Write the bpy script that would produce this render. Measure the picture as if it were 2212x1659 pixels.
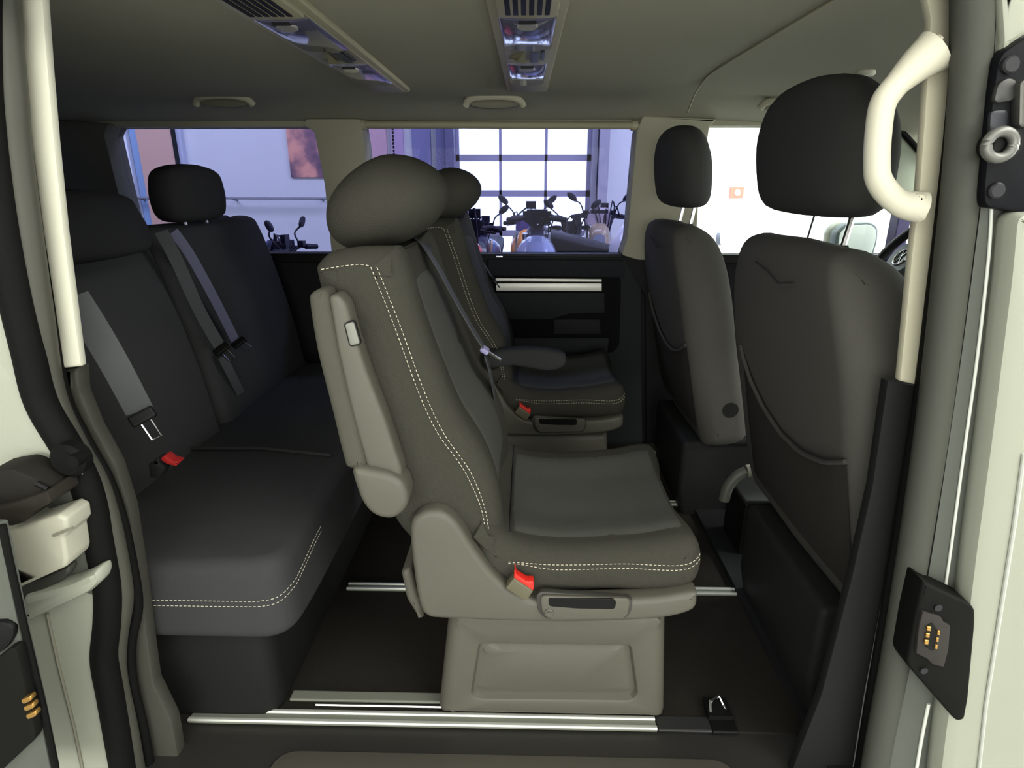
import bpy, math, random
from mathutils import Vector, Matrix
from mathutils.geometry import delaunay_2d_cdt
import bmesh
random.seed(4)
S = bpy.context.scene
for o in list(bpy.data.objects): bpy.data.objects.remove(o)
COL = S.collection
# ------------------------------------------------------------------ camera
F = 1300.0; TH = math.radians(18.3); PS = math.radians(1.3)
CAM = Vector((0, -0.85, 1.1))
FW = Vector((-math.sin(PS)*math.cos(TH), math.cos(PS)*math.cos(TH), -math.sin(TH)))
RT = Vector((math.cos(PS), math.sin(PS), 0)); UP = RT.cross(FW)
cd = bpy.data.cameras.new('camera'); cam = bpy.data.objects.new('camera', cd); COL.objects.link(cam)
cd.sensor_width = 36; cd.lens = F/2212*36; cd.clip_start = 0.02
cam.matrix_world = Matrix(((RT.x, UP.x, -FW.x, CAM.x), (RT.y, UP.y, -FW.y, CAM.y), (RT.z, UP.z, -FW.z, CAM.z), (0, 0, 0, 1)))
S.camera = cam
# ------------------------------------------------------------------ world, lamps, exposure
w = bpy.data.worlds.new('sky'); S.world = w; w.use_nodes = True
w.node_tree.nodes['Background'].inputs[0].default_value = (0.93, 0.96, 1.0, 1)
w.node_tree.nodes['Background'].inputs[1].default_value = 9.0
def lamp(name, loc, target, sx, sy, power, color):
    l = bpy.data.lights.new(name, 'AREA'); l.shape = 'RECTANGLE'; l.size = sx; l.size_y = sy; l.energy = power; l.color = color
    o = bpy.data.objects.new(name, l); COL.objects.link(o); o.location = loc
    o.rotation_euler = (Vector(target)-Vector(loc)).to_track_quat('-Z', 'Y').to_euler()
    return o
WARM = (1.0, 0.975, 0.86)
lamp('hall_lamp_or_fill', (-1.2, -3.4, 3.3), (-0.2, 0.3, 0.4), 3.0, 1.6, 45, WARM)
lamp('hall_lamp_or_fill', (2.6, -2.6, 3.3), (-.3, 0.0, 0.2), 2.0, 1.6, 95, WARM)
lamp('door_side_fill', (-.5, -5.8, 0.9), (-.3, 0.0, 1.0), 8.0, 2.2, 250, (1.0, 0.99, 0.90))  # added fill from behind the camera to lift the cabin; no window there
lamp('hall_lamp_or_fill', (-4.5, 4.2, 3.5), (-4.5, 6.0, 0.0), 3.0, 1.5, 330, (0.97, 0.98, 1))
lamp('hall_lamp_or_fill', (4.5, 4.2, 3.5), (4.5, 5.2, 0.0), 4.0, 1.5, 620, (1, 1, 0.97))
lamp('hall_lamp_or_fill', (0, 4.3, 3.7), (0, 5.6, 0), 3.0, 1.0, 220, (0.95, 0.97, 1))
lamp('windscreen_fill', (8.6, 1.0, 0.9), (1.5, .9, 1.1), 5.0, 2.4, 450, (1, 1, 0.97))  # added fill through the windscreen to brighten the front ceiling; no window behind
lamp('hall_lamp_or_fill', (3.4, .8, 3.6), (2.9, .8, 0.6), 3.0, 2.0, 420, (1, 1, .95))  # added lamp, lights the bonnet so it bounces up to the ceiling
S.view_settings.view_transform = 'Standard'; S.view_settings.look = 'None'
S.view_settings.exposure = 0.17; S.view_settings.gamma = 1.0; S.view_settings.use_curve_mapping = False

# ------------------------------------------------------------------ helpers
def ray(px, py): return FW + RT*((px-1106)/F) - UP*((py-829.5)/F)
def PY(px, py, Y): d = ray(px, py); return CAM + d*((Y-CAM.y)/d.y)
def PX(px, py, X): d = ray(px, py); return CAM + d*((X-CAM.x)/d.x)
def PZ(px, py, Z): d = ray(px, py); return CAM + d*((Z-CAM.z)/d.z)
def q(px, py, Y): p = PY(px, py, Y); return (p.x, p.z)
def qs(pts, Y): return [q(a, b, Y) for a, b in pts]
def lin(c): return tuple(((v/255)/12.92 if v <= 10 else (((v/255)+0.055)/1.055)**2.4) for v in c)

MATS = {}
def mat(name, rgb, rough=0.6, metal=0.0, bump=0.0, scale=200, var=0.0, spec=0.5, coat=0.0, emit=None, weave=False):
    if name in MATS: return MATS[name]
    m = bpy.data.materials.new(name); m.use_nodes = True; nt = m.node_tree; b = nt.nodes['Principled BSDF']
    c = lin(rgb); b.inputs['Base Color'].default_value = (*c, 1)
    b.inputs['Roughness'].default_value = rough; b.inputs['Metallic'].default_value = metal
    b.inputs['Specular IOR Level'].default_value = spec; b.inputs['Coat Weight'].default_value = coat
    if emit: b.inputs['Emission Color'].default_value = (*lin(rgb), 1); b.inputs['Emission Strength'].default_value = emit
    if bump or var:
        tc = nt.nodes.new('ShaderNodeTexCoord'); n = nt.nodes.new('ShaderNodeTexNoise')
        n.inputs['Scale'].default_value = scale; n.inputs['Detail'].default_value = 3
        nt.links.new(tc.outputs['Object'], n.inputs['Vector'])
        src = n.outputs['Fac']
        if weave:
            wv = nt.nodes.new('ShaderNodeTexWave'); wv.inputs['Scale'].default_value = 160; wv.inputs['Distortion'].default_value = 1.5
            wv.bands_direction = 'DIAGONAL'; nt.links.new(tc.outputs['Object'], wv.inputs['Vector'])
            mm = nt.nodes.new('ShaderNodeMath'); mm.operation = 'ADD'; nt.links.new(wv.outputs['Fac'], mm.inputs[0]); nt.links.new(src, mm.inputs[1]); src = mm.outputs[0]
        if bump:
            bp = nt.nodes.new('ShaderNodeBump'); bp.inputs['Strength'].default_value = bump; bp.inputs['Distance'].default_value = 0.002
            nt.links.new(src, bp.inputs['Height']); nt.links.new(bp.outputs['Normal'], b.inputs['Normal'])
        if var:
            r = nt.nodes.new('ShaderNodeMapRange'); r.inputs['To Min'].default_value = 1-var; r.inputs['To Max'].default_value = 1+var
            nt.links.new(n.outputs['Fac'], r.inputs['Value'])
            mx = nt.nodes.new('ShaderNodeVectorMath'); mx.operation = 'SCALE'; mx.inputs[0].default_value = c
            nt.links.new(r.outputs['Result'], mx.inputs['Scale']); nt.links.new(mx.outputs['Vector'], b.inputs['Base Color'])
    MATS[name] = m; return m
def glass_mat(name, tint, refl=0.06):
    m = bpy.data.materials.new(name); m.use_nodes = True; nt = m.node_tree; nt.nodes.clear()
    o = nt.nodes.new('ShaderNodeOutputMaterial'); t = nt.nodes.new('ShaderNodeBsdfTransparent'); t.inputs[0].default_value = (*tint, 1)
    g = nt.nodes.new('ShaderNodeBsdfGlossy'); g.inputs['Roughness'].default_value = 0.02; mx = nt.nodes.new('ShaderNodeMixShader'); mx.inputs[0].default_value = refl
    nt.links.new(t.outputs[0], mx.inputs[1]); nt.links.new(g.outputs[0], mx.inputs[2]); nt.links.new(mx.outputs[0], o.inputs[0]); return m
FAB = mat('charcoal_weave', (61, 60, 54), 0.95, bump=0.35, scale=900, var=0.18, spec=0.15, weave=True)
FABC = mat('seat_centre_weave', (77, 78, 74), 0.95, bump=0.3, scale=700, var=0.2, spec=0.15, weave=True)
FABD = mat('dark_fabric', (58, 59, 60), 0.95, bump=0.3, scale=700, var=0.15, spec=0.12)
PLA = mat('grey_plastic', (87, 85, 76), 0.48, bump=0.12, scale=1200, spec=0.4)
PLD = mat('dark_plastic', (36, 37, 37), 0.6, bump=0.1, scale=900, spec=0.15)
PLB = mat('black_plastic', (16, 16, 16), 0.5, spec=0.2)
BELT = mat('seat_belt_webbing', (66, 68, 72), 0.7, bump=0.3, scale=500, spec=0.35)
STI = mat('beige_thread', (205, 198, 178), 0.8)
RED = mat('red_plastic', (215, 38, 28), 0.4)
CHR = mat('chrome', (215, 215, 215), 0.18, metal=1)
ALU = mat('brushed_aluminium', (225, 228, 220), 0.35, metal=0.45)
CREAM = mat('cream_trim', (202, 201, 184), 0.6, bump=0.08, scale=800)
LINER = mat('headliner_felt', (152, 151, 136), 0.95, bump=0.25, scale=900, var=0.06, spec=0.1)
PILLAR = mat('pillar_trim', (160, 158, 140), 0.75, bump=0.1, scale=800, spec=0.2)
CARPET = mat('carpet', (44, 42, 38), 1.0, bump=0.8, scale=500, var=0.35, spec=0.05)
LIN = mat('lining_plastic', (34, 35, 36), 0.7, bump=0.15, scale=700, spec=0.12)
RUB = mat('black_rubber', (14, 14, 13), 0.7, spec=0.12)
RUBG = mat('grey_rubber', (66, 66, 58), 0.55, spec=0.45)
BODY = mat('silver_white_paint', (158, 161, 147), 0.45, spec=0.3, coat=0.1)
BODY_SHADE = mat('silver_paint_shaded', (88, 91, 85), 0.5, spec=0.2)  # darker copy of the body paint, with the shade put into the colour
BRASS = mat('brass', (215, 168, 95), 0.3, metal=0.9)
HWALL = mat('white_wall', (212, 214, 216), 0.9, var=0.03, scale=2)
TINT = glass_mat('privacy_glass', (0.40, 0.415, 0.545), 0.004)
CLEAR = glass_mat('clear_glass', (0.93, 0.97, 0.95), 0.04)

def tag(o, label=None, cat=None, group=None, kind=None):
    if label: o['label'] = label
    if cat: o['category'] = cat
    if group: o['group'] = group
    if kind: o['kind'] = kind
    return o
def link(name, verts, faces, m, parent=None, smooth=True, flat_caps=False):
    me = bpy.data.meshes.new(name); me.from_pydata([tuple(v) for v in verts], [], faces); me.validate()
    bm = bmesh.new(); bm.from_mesh(me); bmesh.ops.remove_doubles(bm, verts=bm.verts, dist=2e-6); bmesh.ops.recalc_face_normals(bm, faces=bm.faces); bm.to_mesh(me); bm.free(); me.update()
    o = bpy.data.objects.new(name, me); COL.objects.link(o); me.materials.append(m)
    if smooth:
        for p in me.polygons: p.use_smooth = len(p.vertices) <= 4
        try: me.set_sharp_from_angle(angle=math.radians(42))
        except Exception: pass
    if parent:
        pr = parent
        o.parent = pr
        base = pr
        while base.parent: base = base.parent
        if pr.type == 'EMPTY': o.matrix_parent_inverse = Matrix.Translation(pr.location).inverted()
        # mesh parents carry identity local transforms, so world verts stay right
    return o
def thing(name, label, cat, loc, group=None):
    e = bpy.data.objects.new(name, None); COL.objects.link(e); e.location = loc; e.empty_display_size = 0.05
    return tag(e, label, cat, group)
def copy_tree(o, parent=None):
    c = o.copy(); COL.objects.link(c); c.parent = parent
    if parent: c.matrix_parent_inverse = o.matrix_parent_inverse.copy()
    for ch in [x for x in bpy.data.objects if x.parent == o]: copy_tree(ch, c)
    return c
class MB:
    def __init__(s): s.v = []; s.f = []
    def add(s, v, f): n = len(s.v); s.v += [tuple(a) for a in v]; s.f += [tuple(i+n for i in a) for a in f]
    def box(s, c, d, R=None):
        vs = []
        for x in (-.5, .5):
            for y in (-.5, .5):
                for z in (-.5, .5):
                    p = Vector((x*d[0], y*d[1], z*d[2]))
                    if R: p = R @ p
                    vs.append(Vector(c)+p)
        s.add(vs, [(0, 1, 3, 2), (4, 6, 7, 5), (0, 4, 5, 1), (2, 3, 7, 6), (0, 2, 6, 4), (1, 5, 7, 3)])
    def tube(s, path, r, n=10, closed=False, sq=1.0, upv=None):
        P = [Vector(p) for p in path]; m = len(P); rr = r if isinstance(r, (list, tuple)) else [r]*m
        up = Vector(upv) if upv else Vector((0.13, 0.21, 0.97)); vs = []
        for i, p in enumerate(P):
            a = P[i-1] if (i > 0 or closed) else p; b = P[(i+1) % m] if (i < m-1 or closed) else p
            t = (b-a).normalized(); x = t.cross(up)
            if x.length < 1e-3: x = t.cross(Vector((1, 0, 0)))
            x.normalize(); y = x.cross(t)
            for k in range(n):
                an = 2*math.pi*k/n; vs.append(p + x*math.cos(an)*rr[i] + y*math.sin(an)*rr[i]*sq)
        fs = []
        for i in range(m if closed else m-1):
            j = (i+1) % m
            for k in range(n): fs.append((i*n+k, i*n+(k+1) % n, j*n+(k+1) % n, j*n+k))
        if not closed: fs.append(tuple(range(n))[::-1]); fs.append(tuple((m-1)*n+k for k in range(n)))
        s.add(vs, fs)
    def disc(s, c, axis, r, h, n=24, r2=None, bev=0.0):
        ax = Vector(axis).normalized(); c = Vector(c); r2 = r if r2 is None else r2
        t = ax.orthogonal().normalized(); u = ax.cross(t); st = [(-h/2, r)]
        if bev: st = [(-h/2, r-bev), (-h/2+bev, r), (h/2-bev, r2), (h/2, r2-bev)]
        else: st = [(-h/2, r), (h/2, r2)]
        vs = [c+ax*a+(t*math.cos(2*math.pi*k/n)+u*math.sin(2*math.pi*k/n))*b for a, b in st for k in range(n)]
        fs = [(i*n+k, i*n+(k+1) % n, (i+1)*n+(k+1) % n, (i+1)*n+k) for i in range(len(st)-1) for k in range(n)]
        fs += [tuple(range(n))[::-1], tuple((len(st)-1)*n+k for k in range(n))]
        s.add(vs, fs)
    def build(s, name, m, parent=None, smooth=True): return link(name, s.v, s.f, m, parent, smooth)
def crom(pts, sub=6, closed=True):
    n = len(pts); out = []
    P = [Vector(p) for p in pts]
    rng = range(n if closed else n-1)
    for i in rng:
        if closed: p0, p1, p2, p3 = P[i-1], P[i], P[(i+1) % n], P[(i+2) % n]
        else: p0, p1, p2, p3 = P[max(i-1, 0)], P[i], P[i+1], P[min(i+2, n-1)]
        for k in range(sub):
            t = k/sub
            out.append(0.5*((2*p1)+(p2-p0)*t+(2*p0-5*p1+4*p2-p3)*t*t+(3*p1-p0-3*p2+p3)*t**3))
    if not closed: out.append(P[-1])
    return out
def fillet(pts, r, seg=4):
    n = len(pts); out = []
    for i in range(n):
        p = Vector(pts[i]); a = Vector(pts[i-1])-p; b = Vector(pts[(i+1) % n])-p
        rr = r[i] if isinstance(r, (list, tuple)) else r
        d = min(rr, a.length*0.45, b.length*0.45)
        if d < 1e-5: out.append(p); continue
        A = p+a.normalized()*d; B = p+b.normalized()*d
        for k in range(seg+1):
            t = k/seg; out.append(A*(1-t)**2+p*2*t*(1-t)+B*t*t)
    return out
def inset(poly, d):
    n = len(poly); ar = sum(poly[i][0]*poly[(i+1) % n][1]-poly[(i+1) % n][0]*poly[i][1] for i in range(n)); sg = 1 if ar > 0 else -1
    out = []
    for i in range(n):
        a = Vector(poly[i-1]); p = Vector(poly[i]); b = Vector(poly[(i+1) % n])
        e1 = (p-a); e2 = (b-p)
        if e1.length < 1e-9: e1 = e2
        if e2.length < 1e-9: e2 = e1
        n1 = Vector((-e1.y, e1.x)).normalized(); n2 = Vector((-e2.y, e2.x)).normalized(); nn = n1+n2
        if nn.length < 1e-6: nn = n1
        nn.normalize(); k = 1/max(0.6, nn.dot(n1)); out.append(p+nn*d*k*sg)
    return out
def caps(vs, fs, ring0, ring1, to3d):
    # triangulate both end caps robustly (constrained Delaunay) and append them
    for (poly, wv, rev) in (ring0, ring1):
        pts = [Vector((p[0], p[1])) for p in poly]; n = len(pts)
        r = delaunay_2d_cdt(pts, [], [list(range(n))], 1, 1e-6); base = len(vs)
        vs += [to3d(p[0], p[1], wv) for p in r[0]]
        for t in r[2]:
            t = [base+i for i in t]; fs.append(tuple(t[::-1] if rev else t))
def puff(poly, y0, y1, r, seg=4, mid=None, f=None, flip='Y'):
    """extrude a closed outline (u, v) along w with rounded rims. flip: which world axis w is."""
    rings = []
    for k in range(seg+1):
        a = math.pi/2*k/seg; rings.append((y0+r*(1-math.cos(a)), r*(1-math.sin(a))))
    for t, off in (mid or []): rings.append((y0+r+(y1-y0-2*r)*t, -off))
    for k in range(seg+1):
        a = math.pi/2*(1-k/seg); rings.append((y1-r*(1-math.cos(a)), r*(1-math.sin(a))))
    vs = []; n = len(poly)
    def to3d(a, b, wv):
        v = Vector((a, wv, b)) if flip == 'Y' else (Vector((wv, a, b)) if flip == 'X' else Vector((a, b, wv)))
        return f(v) if f else v
    polys = []
    for wv, d in rings:
        pp = inset(poly, d) if abs(d) > 1e-7 else [Vector(p) for p in poly]
        polys.append(pp); vs += [to3d(p[0], p[1], wv) for p in pp]
    fs = [(i*n+k, i*n+(k+1) % n, (i+1)*n+(k+1) % n, (i+1)*n+k) for i in range(len(rings)-1) for k in range(n)]
    caps(vs, fs, (polys[0], rings[0][0], True), (polys[-1], rings[-1][0], False), to3d)
    return vs, fs
def pod(poly, y0, y1, p=2.4, seg=14, flip='Y', f=None):
    n = len(poly); c = Vector((sum(a[0] for a in poly)/n, sum(a[1] for a in poly)/n)); vs = []; h = (y1-y0)/2; ym = (y0+y1)/2
    for i in range(seg+1):
        th = -math.pi/2+math.pi*i/seg; t = math.copysign(abs(math.sin(th))**(2/p), math.sin(th)); s = max(abs(math.cos(th))**(2/p), 0.02)
        for a in poly:
            b = c+(Vector(a)-c)*s; wv = ym+h*t
            v = Vector((b.x, wv, b.y)) if flip == 'Y' else (Vector((wv, b.x, b.y)) if flip == 'X' else Vector((b.x, b.y, wv)))
            vs.append(f(v) if f else v)
    fs = [(i*n+k, i*n+(k+1) % n, (i+1)*n+(k+1) % n, (i+1)*n+k) for i in range(seg) for k in range(n)]
    fs += [tuple(range(n))[::-1], tuple(seg*n+k for k in range(n))]
    return vs, fs
def plate(name, pxpts, Y, depth, m, parent=None, rnd=0.004, bev=0.003, world=False):
    poly = pxpts if world else qs(pxpts, Y)
    poly = fillet(poly, rnd) if rnd else [Vector(p) for p in poly]
    v, f_ = puff(poly, Y, Y+depth, bev, 2); return link(name, v, f_, m, parent)
def slab(name, x0, x1, y0, y1, z0, z1, m, parent=None, bev=0.003):
    mb = MB(); mb.box(((x0+x1)/2, (y0+y1)/2, (z0+z1)/2), (x1-x0, y1-y0, z1-z0)); o = mb.build(name, m, parent, smooth=False)
    if bev:
        b = o.modifiers.new('bevel', 'BEVEL'); b.width = bev; b.segments = 2
    return o
def resample(path, step):
    P = [Vector(p) for p in path]; out = []; carry = 0
    for a, b in zip(P, P[1:]):
        L = (b-a).length
        if L < 1e-9: continue
        d = carry
        while d < L: out.append(a+(b-a)*(d/L)); d += step
        carry = d-L
    out.append(P[-1]); return out
def stitches(name, path, parent, dash=0.0048, gap=0.0024, r=0.0007, m=None):
    mb = MB(); P = resample(path, 0.0012); i = 0; nd = int(dash/0.0012); ng = int(gap/0.0012)+1
    while i+nd < len(P): mb.tube([P[i], P[i+nd]], r, 5); i += nd+ng
    return mb.build(name, m or STI, parent)
def ribbon(path, wv, wd, th):
    mb = MB(); P = [Vector(p) for p in path]; W = Vector(wv).normalized()*wd/2; vs = []; n = len(P)
    for i, p in enumerate(P):
        t = (P[min(i+1, n-1)]-P[max(i-1, 0)]).normalized(); w2 = (W-t*W.dot(t)).normalized()*wd/2; nn = t.cross(w2).normalized()*th/2
        vs += [p-w2-nn, p+w2-nn, p+w2+nn, p-w2+nn]
    fs = [(i*4+k, i*4+(k+1) % 4, i*4+4+(k+1) % 4, i*4+4+k) for i in range(n-1) for k in range(4)]+[(3, 2, 1, 0), tuple(4*(n-1)+k for k in range(4))]
    mb.add(vs, fs); return mb

# ================================================================== SHOWROOM HALL (setting beyond the glass)
GZ = -0.4; WY = 7.0
def st(o): o['kind'] = 'structure'; return o
st(slab('floor', -10, 9, -6, 9, GZ-0.1, GZ, mat('hall_tiles', (150, 150, 146), 0.4, var=0.06, scale=3), bev=0))
st(slab('ceiling', -10, 9, -6, WY+.2, 4.0, 4.1, HWALL, bev=0))
DX0, DX1 = PY(985, 400, WY).x, PY(1277, 345, WY).x
wb = MB()
wb.box(((DX1+9)/2, WY+.1, 1.8), (9-DX1, .2, 4.4)); wb.box(((DX0-10)/2, WY+.1, 1.8), (10+DX0, .2, 4.4)); wb.box(((DX0+DX1)/2, WY+.1, 3.4), (DX1-DX0, .2, 1.4))
st(wb.build('wall_back', HWALL, smooth=False))
st(slab('wall_front', -10, 9, -6.2, -6, GZ, 4.0, HWALL, bev=0))
st(slab('wall_left', -10.2, -10, -6, WY, GZ, 4.0, HWALL, bev=0))
st(slab('wall_right', 9, 9.2, -6, WY, GZ, 4.0, HWALL, bev=0))
# coloured wall bands beside the sectional door
def band(name, px0, px1, m, d=0.04, z1=3.9, Y=WY, py=300):
    x0 = PY(px0, py, Y).x; x1 = PY(px1, py, Y).x; return st(slab(name, x0, x1, Y-d, Y, GZ, z1, m, bev=0))
band('trim_1', 770, 836, mat('rose_panel', (196, 160, 172), 0.8), 0.05)
band('trim_2', 846, 872, mat('mauve_panel', (176, 150, 182), 0.8), 0.05)
band('trim_3', 891, 931, mat('slate_blue_panel', (120, 118, 158), 0.7), 0.06)
band('trim_4', 944, 966, mat('blue_post', (104, 104, 140), 0.7), 0.12)
band('trim_5', 966, 984, mat('door_track', (92, 90, 122), 0.5), 0.2)
band('trim_6', 1279, 1290, mat('door_track_2', (150, 148, 160), 0.5), 0.12)
band('trim_7', 1292, 1313, mat('grey_blue_pilaster', (160, 158, 172), 0.8), 0.2)
band('trim_8', 311, 386, mat('tan_column', (206, 168, 150), 0.8), 0.15)
band('trim_9', 388, 398, mat('pale_door_frame', (190, 196, 215), 0.6), 0.08)
band('trim_10', 386, 388.5, PLD, 0.16)
# bright blue glazed strip at the far end
band('trim_11', 200, 262, mat('blue_glass_panel', (165, 195, 222), 0.2), 0.04)
band('trim_12', 272, 283, mat('white_frame', (235, 240, 245), 0.5), 0.1)
band('trim_13', 284, 309, mat('blue_glass_panel_2', (150, 180, 215), 0.2), 0.03)
hr = thing('hand_rail', 'thin grey hand rail running along the pale showroom wall', 'rail', PY(500, 429, 6.85)); mb = MB()
mb.tube([PY(250, 428, 6.85), PY(712, 429, 6.85)], 0.014, 10); mb.build('rail_bar', mat('rail_grey', (120, 122, 130), 0.4), hr)
for px in (300, 500, 690):
    a = PY(px, 428.5, 6.85); mb = MB(); mb.tube([a, (a.x, 7.0, a.z-.03)], 0.012, 8); mb.build('bracket', mat('rail_grey', (1, 1, 1)), hr)
# poster: generic warm blurred motif
pm = bpy.data.materials.new('poster_print'); pm.use_nodes = True; nt = pm.node_tree; tc = nt.nodes.new('ShaderNodeTexCoord'); nz = nt.nodes.new('ShaderNodeTexNoise'); nz.inputs['Scale'].default_value = 3.2; nz.inputs['Detail'].default_value = 5
cr = nt.nodes.new('ShaderNodeValToRGB'); cr.color_ramp.elements[0].position = .38; cr.color_ramp.elements[0].color = (.06, .05, .09, 1); cr.color_ramp.elements[1].position = .66; cr.color_ramp.elements[1].color = (.75, .34, .26, 1)
e = cr.color_ramp.elements.new(.52); e.color = (.25, .13, .16, 1)
nt.links.new(tc.outputs['Object'], nz.inputs['Vector']); nt.links.new(nz.outputs['Fac'], cr.inputs[0]); nt.links.new(cr.outputs[0], nt.nodes['Principled BSDF'].inputs['Base Color'])
a = PY(617, 275, WY-.03); b = PY(760, 383, WY-.03)
tag(slab('wall_poster', a.x, b.x, WY-.03, WY, b.z, a.z+.5, pm, bev=0), 'dark reddish poster hanging on the pale wall seen through the rear side window', 'poster')
a = PY(1576, 404, WY); b = PY(1601, 428, WY)
ab = thing('alarm_box', 'small red square alarm box on the white wall, seen past the driver headrest', 'alarm box', ((a.x+b.x)/2, WY, (a.z+b.z)/2))
slab('housing', a.x, b.x, WY-.07, WY, b.z, a.z, mat('alarm_red', (225, 60, 30), 0.5), ab)
mb = MB(); mb.disc(((a.x+b.x)/2, WY-.075, (a.z+b.z)/2), (0, 1, 0), .035, .02); mb.build('push_button', mat('alarm_white', (235, 225, 215), 0.5), ab)
ch = MB(); c0 = PY(848, 280, 6.7)
for k in range(82): ch.disc((c0.x, c0.y, 4.0-k*.04), (0, 0, 1), .011, .03, 8)
tag(ch.build('pull_chain', PLB), 'thin dark pull chain hanging in front of the rose wall panel', 'chain')
# glazed sectional door
gd = st(bpy.data.objects.new('door_1', None)); COL.objects.link(gd); gd.location = ((DX0+DX1)/2, WY, GZ)
dm = mat('door_rails', (150, 146, 170), 0.5)
zs = [PY(1130, y, WY).z for y in (259, 341, 418, 504)]; zs = [zs[0]+.61] + zs + [zs[3]-.61]
mb = MB()
for z in zs: mb.box(((DX0+DX1)/2, WY+.03, z), (DX1-DX0, .05, .075))
for px in (1081, 1179): x = PY(px, 380, WY).x; mb.box((x, WY+.03, 1.0), (.033, .05, 2.9))
for x in (DX0+.02, DX1-.02): mb.box((x, WY+.03, 1.0), (.06, .05, 2.9))
mb.box(((DX0+DX1)/2, WY+.03, GZ+.1), (DX1-DX0, .05, .3)); mb.build('door_frame', dm, gd, smooth=False)
mb = MB(); mb.box(((DX0+DX1)/2, WY+.04, 1.1), (DX1-DX0-.02, .006, 3.2)); mb.build('pane', CLEAR, gd, smooth=False)

# ---------------- motorcycles
def moto(px, py, Y, heading, label, tank, fair, screen=None, h=1.0, wide=0.36, mirror=True, white_rear=False):
    base = PY(px, py, Y); s = h
    t = thing('motorcycle', label, 'motorcycle', (0, 0, 0), 'motorcycles parked in the showroom')
    dk = mat('moto_black_flare', (24, 22, 40), 0.5, spec=.25); mh = random.uniform(-.04, .05); ml = random.uniform(-.03, .06); tm = mat('moto_'+label.split()[0]+str(tank), tank, 0.25, coat=.5); fm = mat('moto_f'+str(fair), fair, 0.3, coat=.4)  # black parts tinted blue, the purple flare is put into the colour
    for x, nm in ((0.72, 'front_wheel'), (-0.68, 'rear_wheel')):
        mb = MB(); P = [(x+.27*math.cos(a*math.pi/12), 0, .32+.27*math.sin(a*math.pi/12)) for a in range(24)]; mb.tube(P, .055, 8, True); mb.disc((x, 0, .32), (0, 1, 0), .06, .1, 12)
        for k in range(5): an = k*2*math.pi/5; mb.tube([(x, 0, .32), (x+.25*math.cos(an), 0, .32+.25*math.sin(an))], .012, 6)
        mb.build(nm, dk, t)
    mb = MB()
    for y in (-.1, .1): mb.tube([(.72, y, .32), (.5, y, .98*s)], .024, 8)
    mb.build('fork', CHR, t)
    v, f_ = pod([(.42, .62), (.45, .85*s), (.3, .98*s), (.02, .96*s), (-.1, .8*s), (.0, .6)], -.17, .17, 2.4); link('fuel_tank', v, f_, tm, t)
    v, f_ = pod(crom([(.0, .78*s), (-.15, .83*s), (-.6, .9*s), (-.82, .93*s), (-.8, .84*s), (-.4, .72*s)]), -.14, .14, 3); link('seat', v, f_, dk, t)
    v, f_ = pod(crom([(-.3, .7), (-.75, .84*s), (-.9, .86*s), (-.7, .62), (-.35, .5)]), -.12, .12, 2.4); link('tail_fairing', v, f_, (mat('moto_white', (235, 232, 235), .3, coat=.4) if white_rear else tm), t)
    mb = MB(); mb.tube([(.48, 0, .9), (.1, 0, .55), (-.45, 0, .5), (-.68, 0, .32)], .035, 8); mb.box((.05, 0, .42), (.42, .3, .34)); mb.tube([(.2, .13, .3), (-.2, .15, .25), (-.75, .2, .45)], .04, 8); mb.build('engine_frame', dk, t)
    v, f_ = pod(crom([(.5, .72), (.74, .8), (.78, .96*s), (.62, 1.04*s), (.48, .95*s)]), -.11, .11, 3.0); link('front_fairing', v, f_, fm, t)
    mb = MB(); mb.disc((.785, 0, .90*s), (1, 0, .1), .06, .05, 16); mb.build('headlight', mat('headlamp_glass', (120, 126, 150), 0.15), t)
    if screen:
        v, f_ = puff(fillet([(-.13, 1.02*s), (.13, 1.02*s), (.1, 1.17*s), (-.1, 1.17*s)], .04), .62, .63, .003, 1, flip='X', f=lambda v: Vector((v.x-(v.z-1.0)*.35, v.y, v.z))); link('windscreen', v, f_, mat('screen'+str(screen), screen, 0.15), t)
    mb = MB(); mb.tube(crom([(.36, -wide, 1.08*s), (.44, -wide*.6, 1.1*s), (.48, 0, 1.03*s), (.44, wide*.6, 1.1*s), (.36, wide, 1.08*s)], 4, False), .014, 8)
    for sy in (-1, 1): mb.tube([(.36, sy*wide, 1.08*s), (.4, sy*(wide-.12), 1.09*s)], .021, 8); mb.tube([(.5, sy*(wide-.03), 1.07*s), (.5, sy*(wide-.17), 1.09*s)], .008, 6)
    mb.box((.5, 0, 1.10*s), (.1, .17, .11)); mb.box((.46, .05, 1.18*s), (.04, .08, .06))
    for k in range(9): y0_ = random.uniform(-wide, wide)*.8; y1_ = random.uniform(-.1, .1); mb.tube(crom([(.42, y0_, 1.08*s), (.55, (y0_+y1_)/2, random.uniform(1.06, 1.24)*s), (.6, y1_, .92*s)], 4, False), .007, 5)
    for sy in (-1, 1): mb.box((.42, sy*(wide-.15), 1.12*s), (.05, .05, .045))
    mb.build('handlebar', dk, t)
    if mirror:
        for sy in (-1, 1):
            mb = MB(); mb.tube(crom([(.43, sy*(wide-.13), 1.09*s), (.5, sy*(wide-.09), 1.2*s), (.46, sy*(wide+.0+ml), 1.26*s+mh)], 4, False), .007, 6)
            v, f_ = pod([(sy*(wide+.01+ml+.03*math.sin(a*math.pi/8))+.042*math.cos(a*math.pi/8), 1.29*s+mh+.045*math.sin(a*math.pi/8)) for a in range(16)], .44, .475, 3, 6, 'X'); mb.add(v, f_); mb.build('mirror', dk, t)
    t.location = (base.x, Y, GZ); t.rotation_euler = (0, 0, heading)
    for c in t.children: c.matrix_parent_inverse = Matrix.Identity(4)
    return t
D = math.radians
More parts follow.
